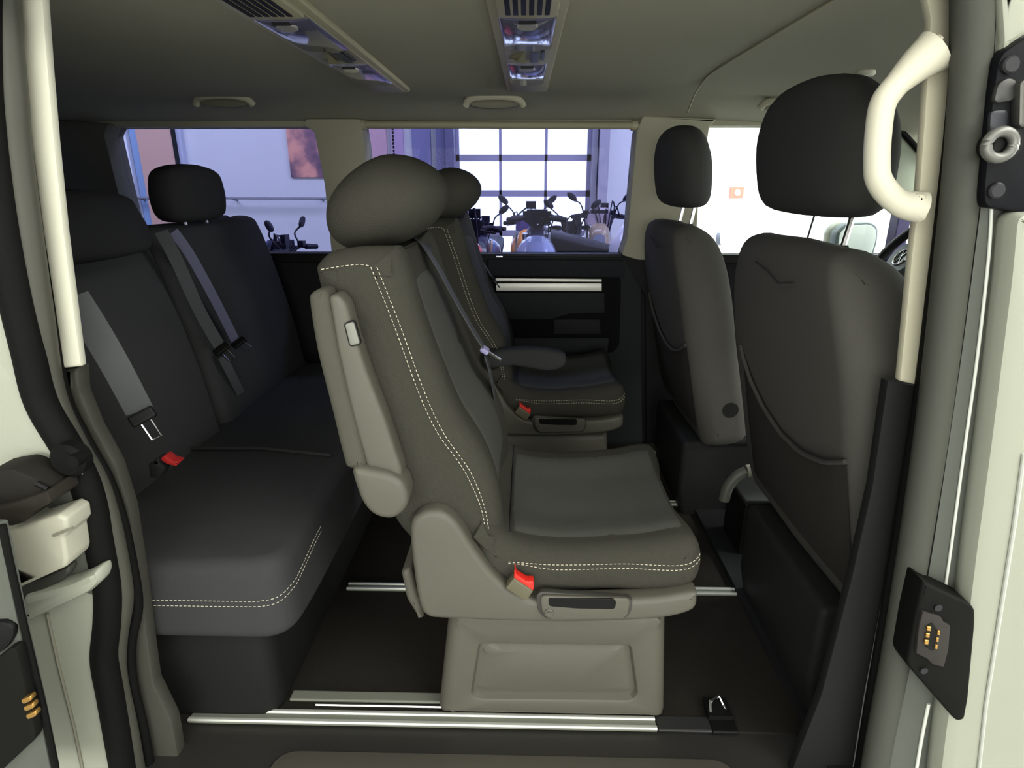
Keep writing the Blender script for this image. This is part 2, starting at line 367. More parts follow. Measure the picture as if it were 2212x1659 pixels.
moto(1050, 470, 5.75, D(-93), 'dark naked motorcycle with thin tall mirrors standing nearest the door post, blue tank', (70, 90, 150), (44, 44, 66), wide=.24)
moto(1012, 470, 3.7, D(-86), 'red fairing motorcycle partly hidden behind the headrest and dark backrest', (215, 20, 48), (205, 22, 50), wide=.22, h=1.12, mirror=False)
moto(1136, 460, 5.95, D(-88), 'orange motorcycle with a small dark windscreen behind the grey tank bike', (240, 150, 60), (238, 150, 60), (60, 50, 100), h=1.04, wide=.24)
moto(1158, 480, 3.8, D(88), 'grey tank motorcycle seen from its seat in the middle of the door glass', (130, 140, 180), (60, 60, 90), h=1.14, wide=.24, mirror=False)
moto(1222, 480, 5.85, D(-86), 'dark motorcycle with a red tank behind the bright gap in the door glass', (190, 30, 50), (50, 50, 85), h=1.0, wide=.22)
moto(1292, 450, 5.95, D(-95), 'tall tan adventure motorcycle with a windscreen beside the grey blue pilaster', (150, 130, 130), (140, 122, 105), (150, 135, 150), h=1.1, wide=.28)
moto(1340, 520, 4.3, D(-28), 'white motorcycle with a dark leaf mirror at the front corner of the side window', (235, 232, 240), (235, 230, 240), h=1.24, wide=.26, white_rear=True)
moto(742, 520, 4.0, D(175), 'grey scooter with a leaf mirror seen low in the rear side window', (110, 115, 150), (120, 125, 160), (140, 145, 190), h=.93, wide=.3)

# ================================================================== VAN SHELL
WZ0, WZ1 = 0.829, 1.315
FY = 1.66
st(slab('floor', -1.95, 2.0, 0.14, 1.66, -0.06, 0.0, CARPET, bev=0))
# lining below the side windows and pillars between them (far side)
mb = MB(); mb.box((0.02, FY+.05, WZ0/2-.03), (3.96, .1, WZ0+.06)); st(mb.build('wall_side', LIN, smooth=False))
st(slab('trim_14', -1.95, 1.45, FY-.012, FY+.012, WZ0-.035, WZ0+.004, PLB, bev=.004))
mb = MB(); mb.box((-.25, FY+.05, 1.37), (3.4, .1, .11)); st(mb.build('trim_15', PILLAR, smooth=False))
def farpillar(name, pts, m, d=.06, r=.012):
    v, f_ = puff(fillet(qs(pts, FY), r), FY-d+.03, FY+.09, .006, 2); return st(link(name, v, f_, m))
farpillar('trim_16', [(666, 258), (782, 258), (792, 320), (806, 549), (721, 549), (706, 400), (684, 285), (660, 272)], PILLAR)
farpillar('trim_17', [(1385, 252), (1545, 258), (1528, 275), (1505, 430), (1498, 560), (1375, 560), (1340, 549), (1352, 515), (1373, 285)], PILLAR)
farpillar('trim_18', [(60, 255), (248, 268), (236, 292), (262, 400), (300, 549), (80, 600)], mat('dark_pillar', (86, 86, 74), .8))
farpillar('trim_22', [(1340, 545), (1500, 535), (1500, 1040), (1395, 1040), (1392, 640)], LIN, .05, .01)
# headliner
vs = []; fs = []; NX, NY = 44, 34
for i in range(NX+1):
    x = -1.95+3.5*i/NX
    for j in range(NY+1):
        y = -0.04+1.74*j/NY; z = 1.385
        if y > 1.38: t = (y-1.38)/.32; z -= .065*t*t
        if y < .1: t = (.1-y)/.14; z -= .05*t*t
        if x > .62: t = min(1, (x-.62)/.8); z -= .075*t*t
        vs.append((x, y, z))
for i in range(NX):
    for j in range(NY): a = i*(NY+1)+j; fs.append((a, a+1, a+NY+2, a+NY+1))
st(link('ceiling', vs, fs, LINER))
st(slab('trim_19', -1.95, 1.55, -.06, 1.76, 1.40, 1.43, BODY, bev=0))
sm = MB(); sp = [PZ(1485, 244, 1.34), PZ(1500, 205, 1.37), PZ(1520, 175, 1.383), PZ(1545, 153, 1.383), PZ(1640, 95, 1.383), PZ(1800, 0, 1.383), PZ(1960, -95, 1.383)]
sm.tube([p+Vector((0, 0, -.0)) for p in crom(sp, 4, False)], .0028, 8, sq=.6); st(sm.build('trim_20', mat('roof_seam', (150, 148, 122), .8)))
mb = MB(); mb.box((-1.975, .85, .42), (.05, 1.7, .84)); mb.box((-1.975, .85, 1.35), (.05, 1.7, .1)); mb.box((-1.975, .06, 1.05), (.05, .16, .5)); mb.box((-1.975, 1.63, 1.05), (.05, .16, .5)); st(mb.build('wall_rear', LIN, smooth=False))
st(slab('window_5', -1.98, -1.975, .1, 1.6, .82, 1.32, TINT, bev=0))
# near side body fore and aft of the door opening
st(slab('wall_near_rear', -1.95, -.80, .022, .06, 0, 1.4, LIN, bev=0))
mb = MB(); mb.box((1.4, .06, .41), (1.1, .05, .82)); mb.box((.92, .06, 1.1), (.14, .05, .6)); st(mb.build('wall_near_front', BODY, smooth=False))
st(slab('trim_21', .60, 1.9, -.0, 1.66, -.06, .02, LIN, bev=0))
# glazing
def win(name, x0, x1, z0, z1, m, Y=FY+.05): return st(slab(name, x0, x1, Y, Y+.004, z0, z1, m, bev=0))
win('window_1', -1.75, -.72, WZ0-.02, WZ1+.02, TINT); win('window_2', -.72, .5, WZ0-.02, WZ1+.02, TINT); win('window_3', .55, 1.45, WZ0-.02, WZ1+.04, CLEAR)
# windscreen and far A pillar
v = [(1.46, 0, 1.315), (1.46, 1.62, 1.315), (2.12, 1.66, .86), (2.12, 0, .86)]
st(link('window_4', v, [(0, 1, 2, 3)], CLEAR, smooth=False))
st(plate('trim_23', [(1905, 248), (1925, 258), (1995, 338), (2110, 465), (2130, 600), (2060, 545), (1990, 482), (1950, 445), (1915, 400), (1900, 330)], 1.60, .05, mat('a_pillar_trim', (150, 158, 142), .6), None, .01, .008))
ap = MB(); ap.tube([PY(1915, 248, 1.59), PY(1995, 336, 1.59), PY(2110, 462, 1.59)], .010, 8); st(ap.build('trim_24', RUB))
st(slab('trim_25', PY(1938, 490, 1.60).x, PY(1965, 490, 1.60).x, 1.60, 1.66, .80, PY(1940, 462, 1.6).z, mat('mirror_corner', (58, 52, 92), .5), bev=.003))
st(slab('trim_26', 1.5, 2.1, .05, 1.66, .70, .80, PLD, bev=.02))
bn = MB(); bn.add([(2.15, -.1, .80), (2.15, 1.8, .80), (3.1, 1.75, .66), (3.1, -.05, .66), (2.15, -.1, .74), (2.15, 1.8, .74), (3.1, 1.75, .60), (3.1, -.05, .60)], [(0, 3, 2, 1), (4, 5, 6, 7), (0, 1, 5, 4), (1, 2, 6, 5), (2, 3, 7, 6), (3, 0, 4, 7)]); st(bn.build('trim_50', mat('bonnet_bounce_white', (220, 222, 214), .4), smooth=False))  # unseen bonnet slab, added white to bounce light onto the front ceiling
# driver quarter of the van: steering wheel, mirror
swc = PY(1968, 572, 1.28); sw = thing('steering_wheel', 'black steering wheel with silver spokes seen past the front seat', 'steering wheel', swc)
ax = Vector((-.83, 0, .55)); t1 = Vector((0, 1, 0)); t2 = ax.cross(t1).normalized(); R_ = .19
mb = MB(); mb.tube([swc+(t1*math.cos(a*math.pi/24)+t2*math.sin(a*math.pi/24))*R_ for a in range(48)], .016, 10, True); mb.build('rim', PLB, sw)
for an in (20, 160, 270):
    an = D(an); mb = MB(); mb.tube([swc, swc+(t1*math.cos(an)+t2*math.sin(an))*R_], .016, 8); mb.build('spoke', mat('silver_spoke', (180, 185, 185), .35, metal=.4), sw)
mb = MB(); mb.disc(swc+ax*.02, ax, .075, .05, 28, bev=.012); mb.build('airbag_pad', mat('hub_grey', (70, 78, 80), .5), sw)
mb = MB(); cc = swc+ax*.047
mb.tube([cc+(t1*math.cos(a*math.pi/12)+t2*math.sin(a*math.pi/12))*.03 for a in range(24)], .003, 8, True)
def LW(pts): return [cc+t1*p[0]*-1+t2*p[1]*-1 for p in pts]
mb.tube(LW([(-.012, .026), (0, .004), (.012, .026)]), .0022, 6); mb.tube(LW([(-.026, .012), (-.013, -.024), (0, .002), (.013, -.024), (.026, .012)]), .0022, 6); mb.build('emblem', CHR, sw)
mb = MB(); mb.tube([swc, swc+Vector((.3, 0, -.2))], .045, 10); mb.build('column', PLB, sw)
wm = thing('wing_mirror', 'white housed wing mirror with dark rim outside the driver window', 'mirror', (1.40, 1.80, .93))
Yv = 1.80; oc = fillet(qs([(1800, 560), (1808, 500), (1830, 482), (1880, 478), (1898, 490), (1897, 520), (1885, 560)], Yv), .02)
v, f_ = puff(oc, Yv, Yv+.06, .01, 3); link('rim', v, f_, mat('mirror_rim', (80, 92, 98), .5), wm)
v, f_ = puff(inset(oc, .012), Yv-.003, Yv+.004, .001, 1); link('mirror_glass', v, f_, mat('mirror_reflection_white', (248, 252, 250), .3), wm)  # matte white face paints in the mirror's bright reflection
v, f_ = puff(inset(oc, -.004), Yv+.05, Yv+.13, .03, 3); link('housing', v, f_, BODY, wm)

# ---------------- far door card
STRIP = mat('satin_strip', (236, 236, 228), .35, metal=.1)
dc = st(bpy.data.objects.new('door_2', None)); COL.objects.link(dc); dc.location = PY(1200, 660, FY-.02)
cardm = mat('door_card', (38, 40, 42), .7, bump=.1, scale=900, spec=.12)
Yc = FY-.03
plate('door_panel', [(985, 552), (1360, 556), (1385, 600), (1388, 1000), (1040, 1000)], Yc+.012, .02, cardm, dc, .02, .004)
plate('surround', [(1052, 560), (1350, 562), (1352, 592), (1345, 600), (1052, 596)], Yc, .02, mat('card_upper', (36, 38, 42), .7, spec=.12), dc, .01, .006)
plate('recess', [(1062, 590), (1330, 592), (1342, 605), (1338, 745), (1325, 762), (1085, 756)], Yc+.004, .01, mat('recess_black', (16, 16, 18), .8, spec=.1), dc, .015, .002)
plate('inner_panel', [(1068, 632), (1306, 632), (1306, 676), (1230, 678), (1190, 690), (1092, 690)], Yc-.004, .012, cardm, dc, .006, .003)
plate('pocket', [(1196, 690), (1296, 690), (1298, 722), (1196, 722)], Yc-.006, .012, mat('pocket_grey', (34, 34, 38), .7, spec=.15), dc, .006, .003)
plate('pocket', [(1100, 730), (1316, 730), (1312, 770), (1102, 770)], Yc-.012, .02, cardm, dc, .012, .005)
al = plate('bright_strip', [(1070, 601), (1300, 603), (1300, 609), (1072, 608)], Yc-.008, .014, STRIP, dc, .002, .0015)
al = plate('bright_strip', [(1071, 612), (1300, 612), (1300, 629), (1072, 628)], Yc-.012, .02, STRIP, dc, .003, .0015)
plate('catch', [(1071, 553), (1086, 553), (1086, 557), (1071, 557)], Yc-.01, .012, CHR, dc, .001, .001)
# roller blind above the middle window
rb = thing('roller_blind', 'beige roller blind rolled up along the top of the middle side window', 'blind', PY(1070, 268, FY-.02))
p0, p1 = PY(790, 269, FY-.02), PY(1364, 271, FY-.02)
mb = MB(); mb.tube([p0, p1], .0135, 14); mb.build('roll', mat('blind_beige', (150, 146, 122), .6), rb)
for p, d in ((p0, -1), (p1, 1)):
    mb = MB(); mb.disc(p+Vector((d*.012, .008, 0)), (1, 0, 0), .019, .03, 16, bev=.005); mb.build('end_cap', mat('cap_beige', (160, 156, 132), .5), rb)

# ---------------- roof lamps and grab handles
LENS = mat('lamp_lens', (92, 92, 116), .12, spec=.9, coat=.6); LFR = mat('lamp_frame', (150, 146, 122), .5); LPN = mat('lamp_panel', (135, 132, 112), .45)
def zy(y, z=1.378): return PZ(1147, y, z).y
rl = thing('roof_lamp', 'roof lamp and air vent strip directly above the middle captain chair', 'lamp', (0, .7, 1.385), 'roof lamp strips')
ye = zy(196)
def ztube(poly, z0, z1, r, nm, m, par): v, f_ = puff(poly, z0, z1, r, 2, flip='Z'); return link(nm, v, f_, m, par)
ztube(fillet([(-.068, -.0), (.068, -.0), (.062, ye), (-.062, ye)], .015), 1.374, 1.39, .004, 'frame', LFR, rl)
ztube(fillet([(-.052, .02), (.052, .02), (.047, ye-.02), (-.047, ye-.02)], .01), 1.3715, 1.38, .002, 'inner_panel', LPN, rl)
# air vent
vy = zy(13)
vt = ztube(fillet([(-.05, .10), (.05, .10), (.05, vy+.02), (0, vy+.034), (-.05, vy+.02)], .008), 1.366, 1.375, .003, 'air_vent', LFR, rl)
mb = MB()
for k in range(6): mb.box((-.032+k*.0128, vy-.05, 1.3655), (.008, .1, .002))
mb.build('slots', PLB, vt, smooth=False)
def lens(ya, yb, hw):
    vs = []; n = 16
    for j, y in enumerate((ya, ya+.004, yb-.004, yb)):
        for i in range(n+1): a = math.pi*i/n; k = 1 if j in (1, 2) else .8; vs.append((-hw*math.cos(a), y, 1.3718-.007*math.sin(a)*k))
    fs = [(j*(n+1)+i, j*(n+1)+i+1, (j+1)*(n+1)+i+1, (j+1)*(n+1)+i) for j in range(3) for i in range(n)]
    fs += [tuple(range(n+1))[::-1], tuple(3*(n+1)+i for i in range(n+1))]
    o = link('lens', vs, fs, LENS, rl)
    mb = MB(); mb.disc((0, ya+.03, 1.3645), (0, .1, 1), .019, .006, 20, bev=.002); mb.build('bulb_reflector', mat('reflector', (235, 232, 225), .15, metal=.7), o)
    mb = MB(); mb.box((0, ya+.004, 1.3645), (.03, .006, .006)); mb.build('catch', PLB, o)
lens(zy(27), zy(96), .050); lens(zy(130), zy(174), .047)
ya, yb = zy(97), zy(125)
sw2 = ztube(fillet([(.006, ya+.01), (.026, ya+.01), (.026, yb-.01), (.006, yb-.01)], .003), 1.3665, 1.372, .001, 'switch', mat('switch_dark', (52, 54, 62), .4), rl)
ztube(fillet([(.030, ya+.02), (.038, ya+.015), (.038, yb-.03), (.030, yb-.025)], .003), 1.3675, 1.372, .001, 'switch', mat('switch_dark', (1, 1, 1)), rl)
mb = MB(); mb.add([(-.04, ya+.08, 1.371), (-.004, ya+.01, 1.371), (-.004, yb-.02, 1.362), (-.022, ya+.09, 1.360)], [(0, 1, 2, 3)]); mb.add([(-.045, yb-.02, 1.3705), (-.022, ya+.06, 1.362), (-.006, yb-.01, 1.3705)], [(0, 1, 2)]); mb.build('finger_recess', mat('recess_olive', (120, 118, 92), .5), rl, smooth=False)
r2 = copy_tree(rl); r2.location.x -= .425; r2['label'] = 'roof lamp and air vent strip above the rear bench, further back'
def grab(px, py, label, Y=1.41):
    c = PY(px, py, Y); g = thing('grab_handle', label, 'grab handle', (c.x, c.y, c.z), 'ceiling grab handles')
    g.location = c
    mb = MB(); P = [(-.1, 0, -.012), (-.085, -.012, .006), (-.05, -.022, .012), (0, -.024, .014), (.05, -.022, .012), (.085, -.012, .004), (.1, 0, -.014)]
    mb.tube([c+Vector(p) for p in crom(P, 4, False)], .012, 10); mb.build('grip', PILLAR, g)
    mb = MB(); v, f_ = pod([(c.x+.092*math.cos(a*math.pi/10), c.z-.004+.018*math.sin(a*math.pi/10)) for a in range(20)], c.y-.002, c.y+.03, 4, 6); mb.add(v, f_); mb.build('base', mat('handle_base', (108, 106, 92), .7), g); return g
grab(484, 218, 'curved beige ceiling grab handle over the rear bench window'); grab(1068, 220, 'curved beige ceiling grab handle over the middle window'); grab(1706, 226, 'curved beige ceiling grab handle half hidden behind the front headrest')
mb = MB(); c = PZ(1868, 158, 1.33); mb.disc(c, (0, 0, 1), .021, .012, 24, bev=.003); tag(mb.build('roof_microphone', CREAM), 'small round beige cap on the roof above the front headrest', 'microphone')

# ---------------- floor rails
def rail(Y, x0, x1, label, m=ALU, wd=.032):
    t = thing('seat_rail', label, 'rail', ((x0+x1)/2, Y, 0), 'aluminium seat rails in the floor')
    slab('rail_base', x0, x1, Y-wd/2, Y+wd/2, .0, .006, mat('rail_groove', (138, 142, 130), .45, metal=.3), t, .001)
    for s in (-1, 1): mb = MB(); mb.tube([(x0, Y+s*(wd/2-.005), .006), (x1, Y+s*(wd/2-.005), .006)], .006, 8, sq=.7); mb.build('rail_lip', m, t)
    return t
rail(.152, -.72, .285, 'bright aluminium floor rail along the door sill', wd=.034)
rail(.60, -.505, .6, 'short bright floor rail between the bench and the captain chair', wd=.03)
rail(1.10, -.47, .6, 'dim floor rail under the far captain chair', wd=.03); rail(1.53, -.47, .6, 'thin floor rail beside the far lining, seen over the cushion', wd=.02)
t = thing('rail_cover', 'grey plastic strip beside the bright sill rail left of the pedestal', 'rail cover', (-.3, .215, 0))
slab('cover_strip', PZ(628, 1510, 0).x, -.18, .195, .222, 0, .008, mat('strip_grey', (128, 130, 120), .4, metal=.2), t, .003)
mb = MB(); mb.tube([(-.46, .187, .002), (-.18, .187, .002)], .003, 6); mb.build('chrome_line', CHR, t)
t = thing('rail_cover', 'black plastic end cover of the sill rail', 'rail cover', (.37, .15, 0)); slab('cover_strip', .287, .45, .134, .172, 0, .007, mat('cover_black', (40, 41, 40), .4), t, .003)
slab('end_block', .40, .455, .13, .20, 0, .01, PLB, t, .003)
t = thing('anchor_ring', 'small chrome anchor eye at the end of the sill rail', 'anchor', (.43, .18, 0))
mb = MB(); mb.tube([(.405, .165, .012), (.41, .19, .03), (.43, .2, .034), (.44, .19, .02), (.445, .165, .012)], .004, 8); mb.build('ring', CHR, t)
mb = MB(); mb.box((.425, .185, .014), (.05, .05, .012)); mb.build('ring_base', PLB, t, smooth=False)
# sill step
mb = MB(); mb.box((-.05, .05, -.055), (1.5, .19, .1)); st(mb.build('trim_27', mat('sill_plastic', (40, 39, 36), .5, bump=.2, scale=600), smooth=False))
sp = thing('step_mat', 'grey ribbed tread plate with rounded corners on the door sill', 'step mat', (0, 0, 0))
v, f_ = puff(fillet([(-.50, -.035), (.42, -.035), (.42, .072), (-.50, .072)], .06, 8), -.01, .004, .003, 2, flip='Z'); link('tread', v, f_, mat('tread_grey', (74, 72, 64), .5), sp)

# ================================================================== CAPTAIN CHAIR
def captain():
    t = thing('captain_chair', 'charcoal captain chair with raised armrest on a grey plastic pedestal, beside the open door', 'chair', (.06, .37, 0), 'middle row captain chairs')
    Y0, Y1 = .15, .60
    # backrest
    prof = [(672, 600), (671, 578), (700, 550), (760, 538), (830, 536), (850, 541), (872, 590), (908, 700), (945, 800), (990, 905), (1038, 980), (1072, 1060), (1086, 1160), (1075, 1235), (1000, 1290), (930, 1240), (890, 1190), (848, 1140), (822, 1080), (790, 1005), (750, 880), (715, 750), (688, 660)]
    poly = crom(qs(prof, Y0), 4)
    v, f_ = puff(poly, Y0, Y1, .045, 6, mid=[(.12, -.004), (.3, -.016), (.5, -.018), (.7, -.016), (.88, -.004)]); bk = link('backrest', v, f_, FAB, t)
    # stitches down the near shoulder
    s1 = [(694, 582), (725, 577), (775, 571), (800, 575)]; stitches('stitching', [PY(a, b, Y0+.002) for a, b in crom(s1, 5, False)], bk)
    for dx, yy in ((0, .1475), (13, .1475)):
        s2 = [(801+dx, 577), (850+dx, 700), (905+dx, 850), (945+dx, 935), (985+dx*.9, 990), (1010+dx*.9, 1030), (1040+dx*.6, 1100), (1050+dx*.6, 1165)]
        stitches('stitching', [PY(a, b, yy) for a, b in crom(s2, 6, False)], bk)
    # centre panel (front face, inset weave) with seams
    def fx(z):  # front face x at height z
        best = None
        for a, b in zip(poly, poly[1:]+poly[:1]):
            if (a[1]-z)*(b[1]-z) <= 0 and abs(a[1]-b[1]) > 1e-6:
                x = a[0]+(b[0]-a[0])*(z-a[1])/(b[1]-a[1]); best = x if best is None else max(best, x)
        return best
    vs = []; fs = []; NZ, NW = 26, 12; zt, zb = .93, .50
    for i in range(NZ+1):
        z = zb+(zt-zb)*i/NZ
        for j in range(NW+1):
            u = j/NW; y = .235+.28*u; d = .0 if (i in (0, NZ) or j in (0, NW)) else .009
            off = -.016-.002*math.sin(math.pi*u)
            vs.append((fx(z)+off+d-(.003 if abs(z-.76) < .01 and j not in (0, NW) else 0), y, z))
    for i in range(NZ):
        for j in range(NW): a = i*(NW+1)+j; fs.append((a, a+1, a+NW+2, a+NW+1))
    link('centre_panel', vs, fs, FABC, bk)
    mb = MB()
    for y in (.235, .515): mb.tube([(fx(zb+(zt-zb)*i/20)-.012, y, zb+(zt-zb)*i/20) for i in range(21)], .003, 6)
    mb.build('seam', mat('seam_dark', (34, 34, 34), .9), bk)
    # fabric tag with lettering
    tc_ = bpy.data.curves.new('tag_lettering', 'FONT'); tc_.body = 'YHnC'; tc_.size = .018; tc_.extrude = .0002; tc_.materials.append(mat('tag_white', (190, 190, 185), .7))
    to = bpy.data.objects.new('tag_lettering', tc_); COL.objects.link(to); to.parent = bk
    zz = .63; pz = Vector((fx(zz)-.003, Y0+.055, zz+.0)); to_m = Matrix.Translation(pz) @ Matrix(((.15, -.6, -.78, 0), (0, -.79, .61, 0), (-1, -.1, -.1, 0), (0, 0, 0, 1)))
    me_ = bpy.data.meshes.new_from_object(to); me_.transform(to_m); bpy.data.objects.remove(to); tl = bpy.data.objects.new('tag_lettering', me_); COL.objects.link(tl); tl.parent = bk
    # headrest
    hp = crom(qs([(716, 472), (722, 430), (752, 385), (800, 348), (845, 333), (900, 342), (945, 370), (966, 408), (958, 452), (925, 492), (875, 522), (815, 540), (765, 536), (728, 510)], .375), 4)
    v, f_ = pod(hp, .24, .52, 2.3, 20); link('headrest', v, f_, FAB, t)
    # rear shell
    # raised armrest
    ap_ = crom(qs([(668, 655), (672, 634), (690, 626), (706, 634), (716, 680), (740, 800), (770, 920), (790, 1002), (780, 1012), (752, 1010), (742, 990), (715, 880), (685, 760)], .10), 4)
    v, f_ = puff(ap_, .095, .155, .012, 3); am = link('armrest', v, f_, mat('armrest_fabric', (77, 76, 68), .9, bump=.2, scale=900, spec=.2), t)
    cp = fillet(qs([(708, 640), (728, 634), (748, 655), (768, 730), (795, 810), (830, 900), (868, 1015), (868, 1040), (792, 1010), (760, 900), (728, 760)], .105), .008)
    v, f_ = puff(cp, .103, .15, .008, 3); link('side_cover', v, f_, PLA, am)
    bt = fillet(qs([(745, 700), (764, 694), (778, 742), (757, 747)], .102), .004); v, f_ = puff(bt, .100, .108, .002, 2); link('release_button', v, f_, mat('button_grey', (122, 124, 116), .4), am)
    v, f_ = puff(inset(bt, -.0022), .1022, .107, .0005, 1); link('button_gap', v, f_, PLB, am)
    pc = crom(qs([(762, 1012), (800, 1014), (842, 1024), (872, 1044), (882, 1078), (872, 1104), (846, 1120), (812, 1114), (788, 1092), (772, 1058)], .09), 4)
    v, f_ = puff(pc, .085, .15, .012, 4); link('pivot_cap', v, f_, PLA, am)
    # seat base shield
    bp_ = qs([(886, 1140), (905, 1110), (935, 1102), (962, 1108), (990, 1132), (1020, 1178), (1055, 1226), (1092, 1264), (1130, 1286), (1170, 1296), (1300, 1296), (1420, 1290), (1498, 1278), (1506, 1292), (1498, 1316), (1450, 1332), (1380, 1339), (1250, 1344), (1100, 1342), (960, 1336), (925, 1331), (908, 1310), (896, 1250)], .12)
    poly2 = crom(bp_, 3); v, f_ = puff(poly2, .115, .16, .012, 4); sh = link('side_shield', v, f_, PLA, t)
    pr_ = fillet(qs([(868, 1225), (890, 1218), (902, 1270), (918, 1328), (905, 1325), (880, 1285)], .18), .01); v, f_ = puff(pr_, .165, .56, .01, 3); link('rear_shield', v, f_, PLA, t)
    v, f_ = puff(poly2, .58, .63, .012, 4); link('side_shield', v, f_, PLA, t)
    # release handle in its recess
    rc = fillet(qs([(1158, 1284), (1168, 1276), (1366, 1290), (1364, 1318), (1352, 1334), (1180, 1336), (1162, 1320)], .115), .012)
    v, f_ = puff(rc, .1115, .125, .002, 2); link('handle_recess', v, f_, mat('recess_dark', (58, 58, 54), .5), sh)
    hd = fillet(qs([(1166, 1282), (1361, 1288), (1356, 1322), (1344, 1332), (1186, 1334), (1170, 1316)], .112), .012)
    v, f_ = puff(hd, .104, .113, .003, 3); ho = link('release_handle', v, f_, PLA, sh)
    hh = fillet(qs([(1184, 1291), (1326, 1293), (1331, 1300), (1328, 1315), (1250, 1314), (1186, 1309)], .104), .006); v, f_ = puff(hh, .1025, .107, .0008, 1); link('grip_opening', v, f_, PLB, ho)
    mb = MB(); c = PY(1186, 1324, .103); mb.disc(c, (0, 1, 0), .009, .004, 16, bev=.001); mb.disc(c+Vector((0, -.002, 0)), (0, 1, 0), .005, .004, 12); mb.build('screw', mat('screw_grey', (84, 84, 76), .4), ho)
    # cushion: top surface runs back into the backrest
    cs = crom(qs([(1030, 1120), (1090, 1165), (1140, 1184), (1230, 1192), (1320, 1188), (1400, 1182), (1470, 1170), (1508, 1176), (1522, 1210), (1516, 1250), (1494, 1274), (1440, 1284), (1300, 1286), (1150, 1290), (1080, 1260), (1030, 1240)], .14), 3)
    v, f_ = puff(cs, .135, .62, .038, 6, mid=[(.1, -.002), (.3, -.016), (.5, -.018), (.7, -.016), (.9, -.002)]); cu = link('cushion', v, f_, FAB, t)
    for k, dy in ((0, 0), (1, 10)):
        s3 = [(1098, 1214+dy*.3), (1130, 1216+dy*.4), (1190, 1220+dy), (1260, 1220+dy), (1350, 1218+dy), (1420, 1221+dy), (1460, 1222+dy), (1490, 1217+dy), (1508, 1204+dy), (1513, 1192+dy)]
        stitches('stitching', [PY(a, b, .1345-k*.0+ (0.002 if i > 50 else 0)) for i, (a, b) in enumerate(crom(s3, 6, False))], cu)
    zt = max(p[1] for p in cs); vs = []; fs = []
    def topz(x):
        best = -9
        for a, b in zip(cs, cs[1:]+cs[:1]):
            if (a[0]-x)*(b[0]-x) <= 0 and abs(a[0]-b[0]) > 1e-6: best = max(best, a[1]+(b[1]-a[1])*(x-a[0])/(b[0]-a[0]))
        return best
    def moff(y):
        t_ = (y-.173)/.409; K = [(0, 0), (.1, -.002), (.3, -.016), (.5, -.018), (.7, -.016), (.9, -.002), (1, 0)]
        for (a, b), (c, d) in zip(K, K[1:]):
            if t_ <= c: return b+(d-b)*max(0, t_-a)/(c-a)
        return 0
    for i in range(25):
        x = -.025+.345*i/24
        for j in range(19):
            u = j/18; y = .180+.385*u; d = -.003 if (i in (0, 24) or j in (0, 18)) else .003
            if i == 14 and 0 < j < 18: d = .0012
            vs.append((x, y, topz(x)+moff(y)+d))
    for i in range(24):
        for j in range(18): a = i*19+j; fs.append((a, a+19, a+20, a+1))
    link('centre_panel', vs, fs, FABC, cu)
    mb = MB(); mb.tube([(-.027, .17+.41*i/12, topz(-.027)+moff(.17+.41*i/12)) for i in range(13)], .003, 6); mb.build('seam', mat('seam_dark', (34, 34, 34)), cu)
    # buckle
    bl = thing_part = fillet(qs([(1093, 1262), (1110, 1240), (1152, 1268), (1138, 1288), (1128, 1286)], .118), .003)
    v, f_ = puff(bl, .105, .13, .003, 2); bu = link('buckle', v, f_, mat('buckle_olive', (96, 92, 74), .5), t)
    rdp = fillet(qs([(1112, 1224), (1117, 1236), (1138, 1249), (1152, 1249), (1154, 1258), (1151, 1271), (1110, 1242)], .118), .002); v, f_ = puff(rdp, .108, .127, .002, 2); link('release_button', v, f_, RED, bu)
    # pedestal
    top = qs([(972, 1354), (1436, 1354)], .165); bot = qs([(944, 1538), (1440, 1546)], .155)
    X0t, X1t, X0b, X1b, zt_ = top[0][0], top[1][0], bot[0][0], bot[1][0], .288
    o0 = fillet([(X0b, 0.007), (X1b, 0.007), (X1t, zt_), (X0t, zt_)], [.018, .018, .01, .01], 6)
    wp = fillet(qs([(1030, 1387), (1368, 1391), (1383, 1500), (1368, 1518), (1025, 1514), (1012, 1500)], .155), .012)
    cx = sum(p[0] for p in wp)/len(wp); cz = sum(p[1] for p in wp)/len(wp)
    def polar(poly, N=160):
        out = []
        for k in range(N):
            a = 2*math.pi*k/N; dx, dz = math.cos(a), math.sin(a); best = 0
            for p, r_ in zip(poly, list(poly[1:])+[poly[0]]):
                ex, ez = r_[0]-p[0], r_[1]-p[1]; den = dx*ez-dz*ex
                if abs(den) < 1e-12: continue
                t_ = ((p[0]-cx)*ez-(p[1]-cz)*ex)/den; u_ = ((p[0]-cx)*dz-(p[1]-cz)*dx)/den
                if -1e-6 <= u_ <= 1+1e-6 and t_ > best: best = t_
            out.append((cx+dx*best, cz+dz*best))
        return out
    loops = []
    for k in range(5, -1, -1): a = math.pi/2*k/5; loops.append((inset(o0, .03*(1-math.sin(a))), .155+.03*(1-math.cos(a))))
    loops += [(wp, .155), (inset(wp, .004), .157), (inset(wp, .009), .168), (inset(wp, .016), .168), (inset(wp, .028), .163)]
    LP = [(polar(o0), .59)]+[(polar(a), y) for a, y in loops]; N = 160
    vs = [(p[0], y, p[1]) for a, y in LP for p in a]; fs = [(i*N+k, i*N+(k+1) % N, (i+1)*N+(k+1) % N, (i+1)*N+k) for i in range(len(LP)-1) for k in range(N)]
    fs += [tuple(range(N))[::-1], tuple((len(LP)-1)*N+k for k in range(N))]
    pd = link('pedestal', vs, fs, PLA, t); me = pd.data
    for p in me.polygons: p.use_smooth = True
    me.set_sharp_from_angle(angle=math.radians(35))
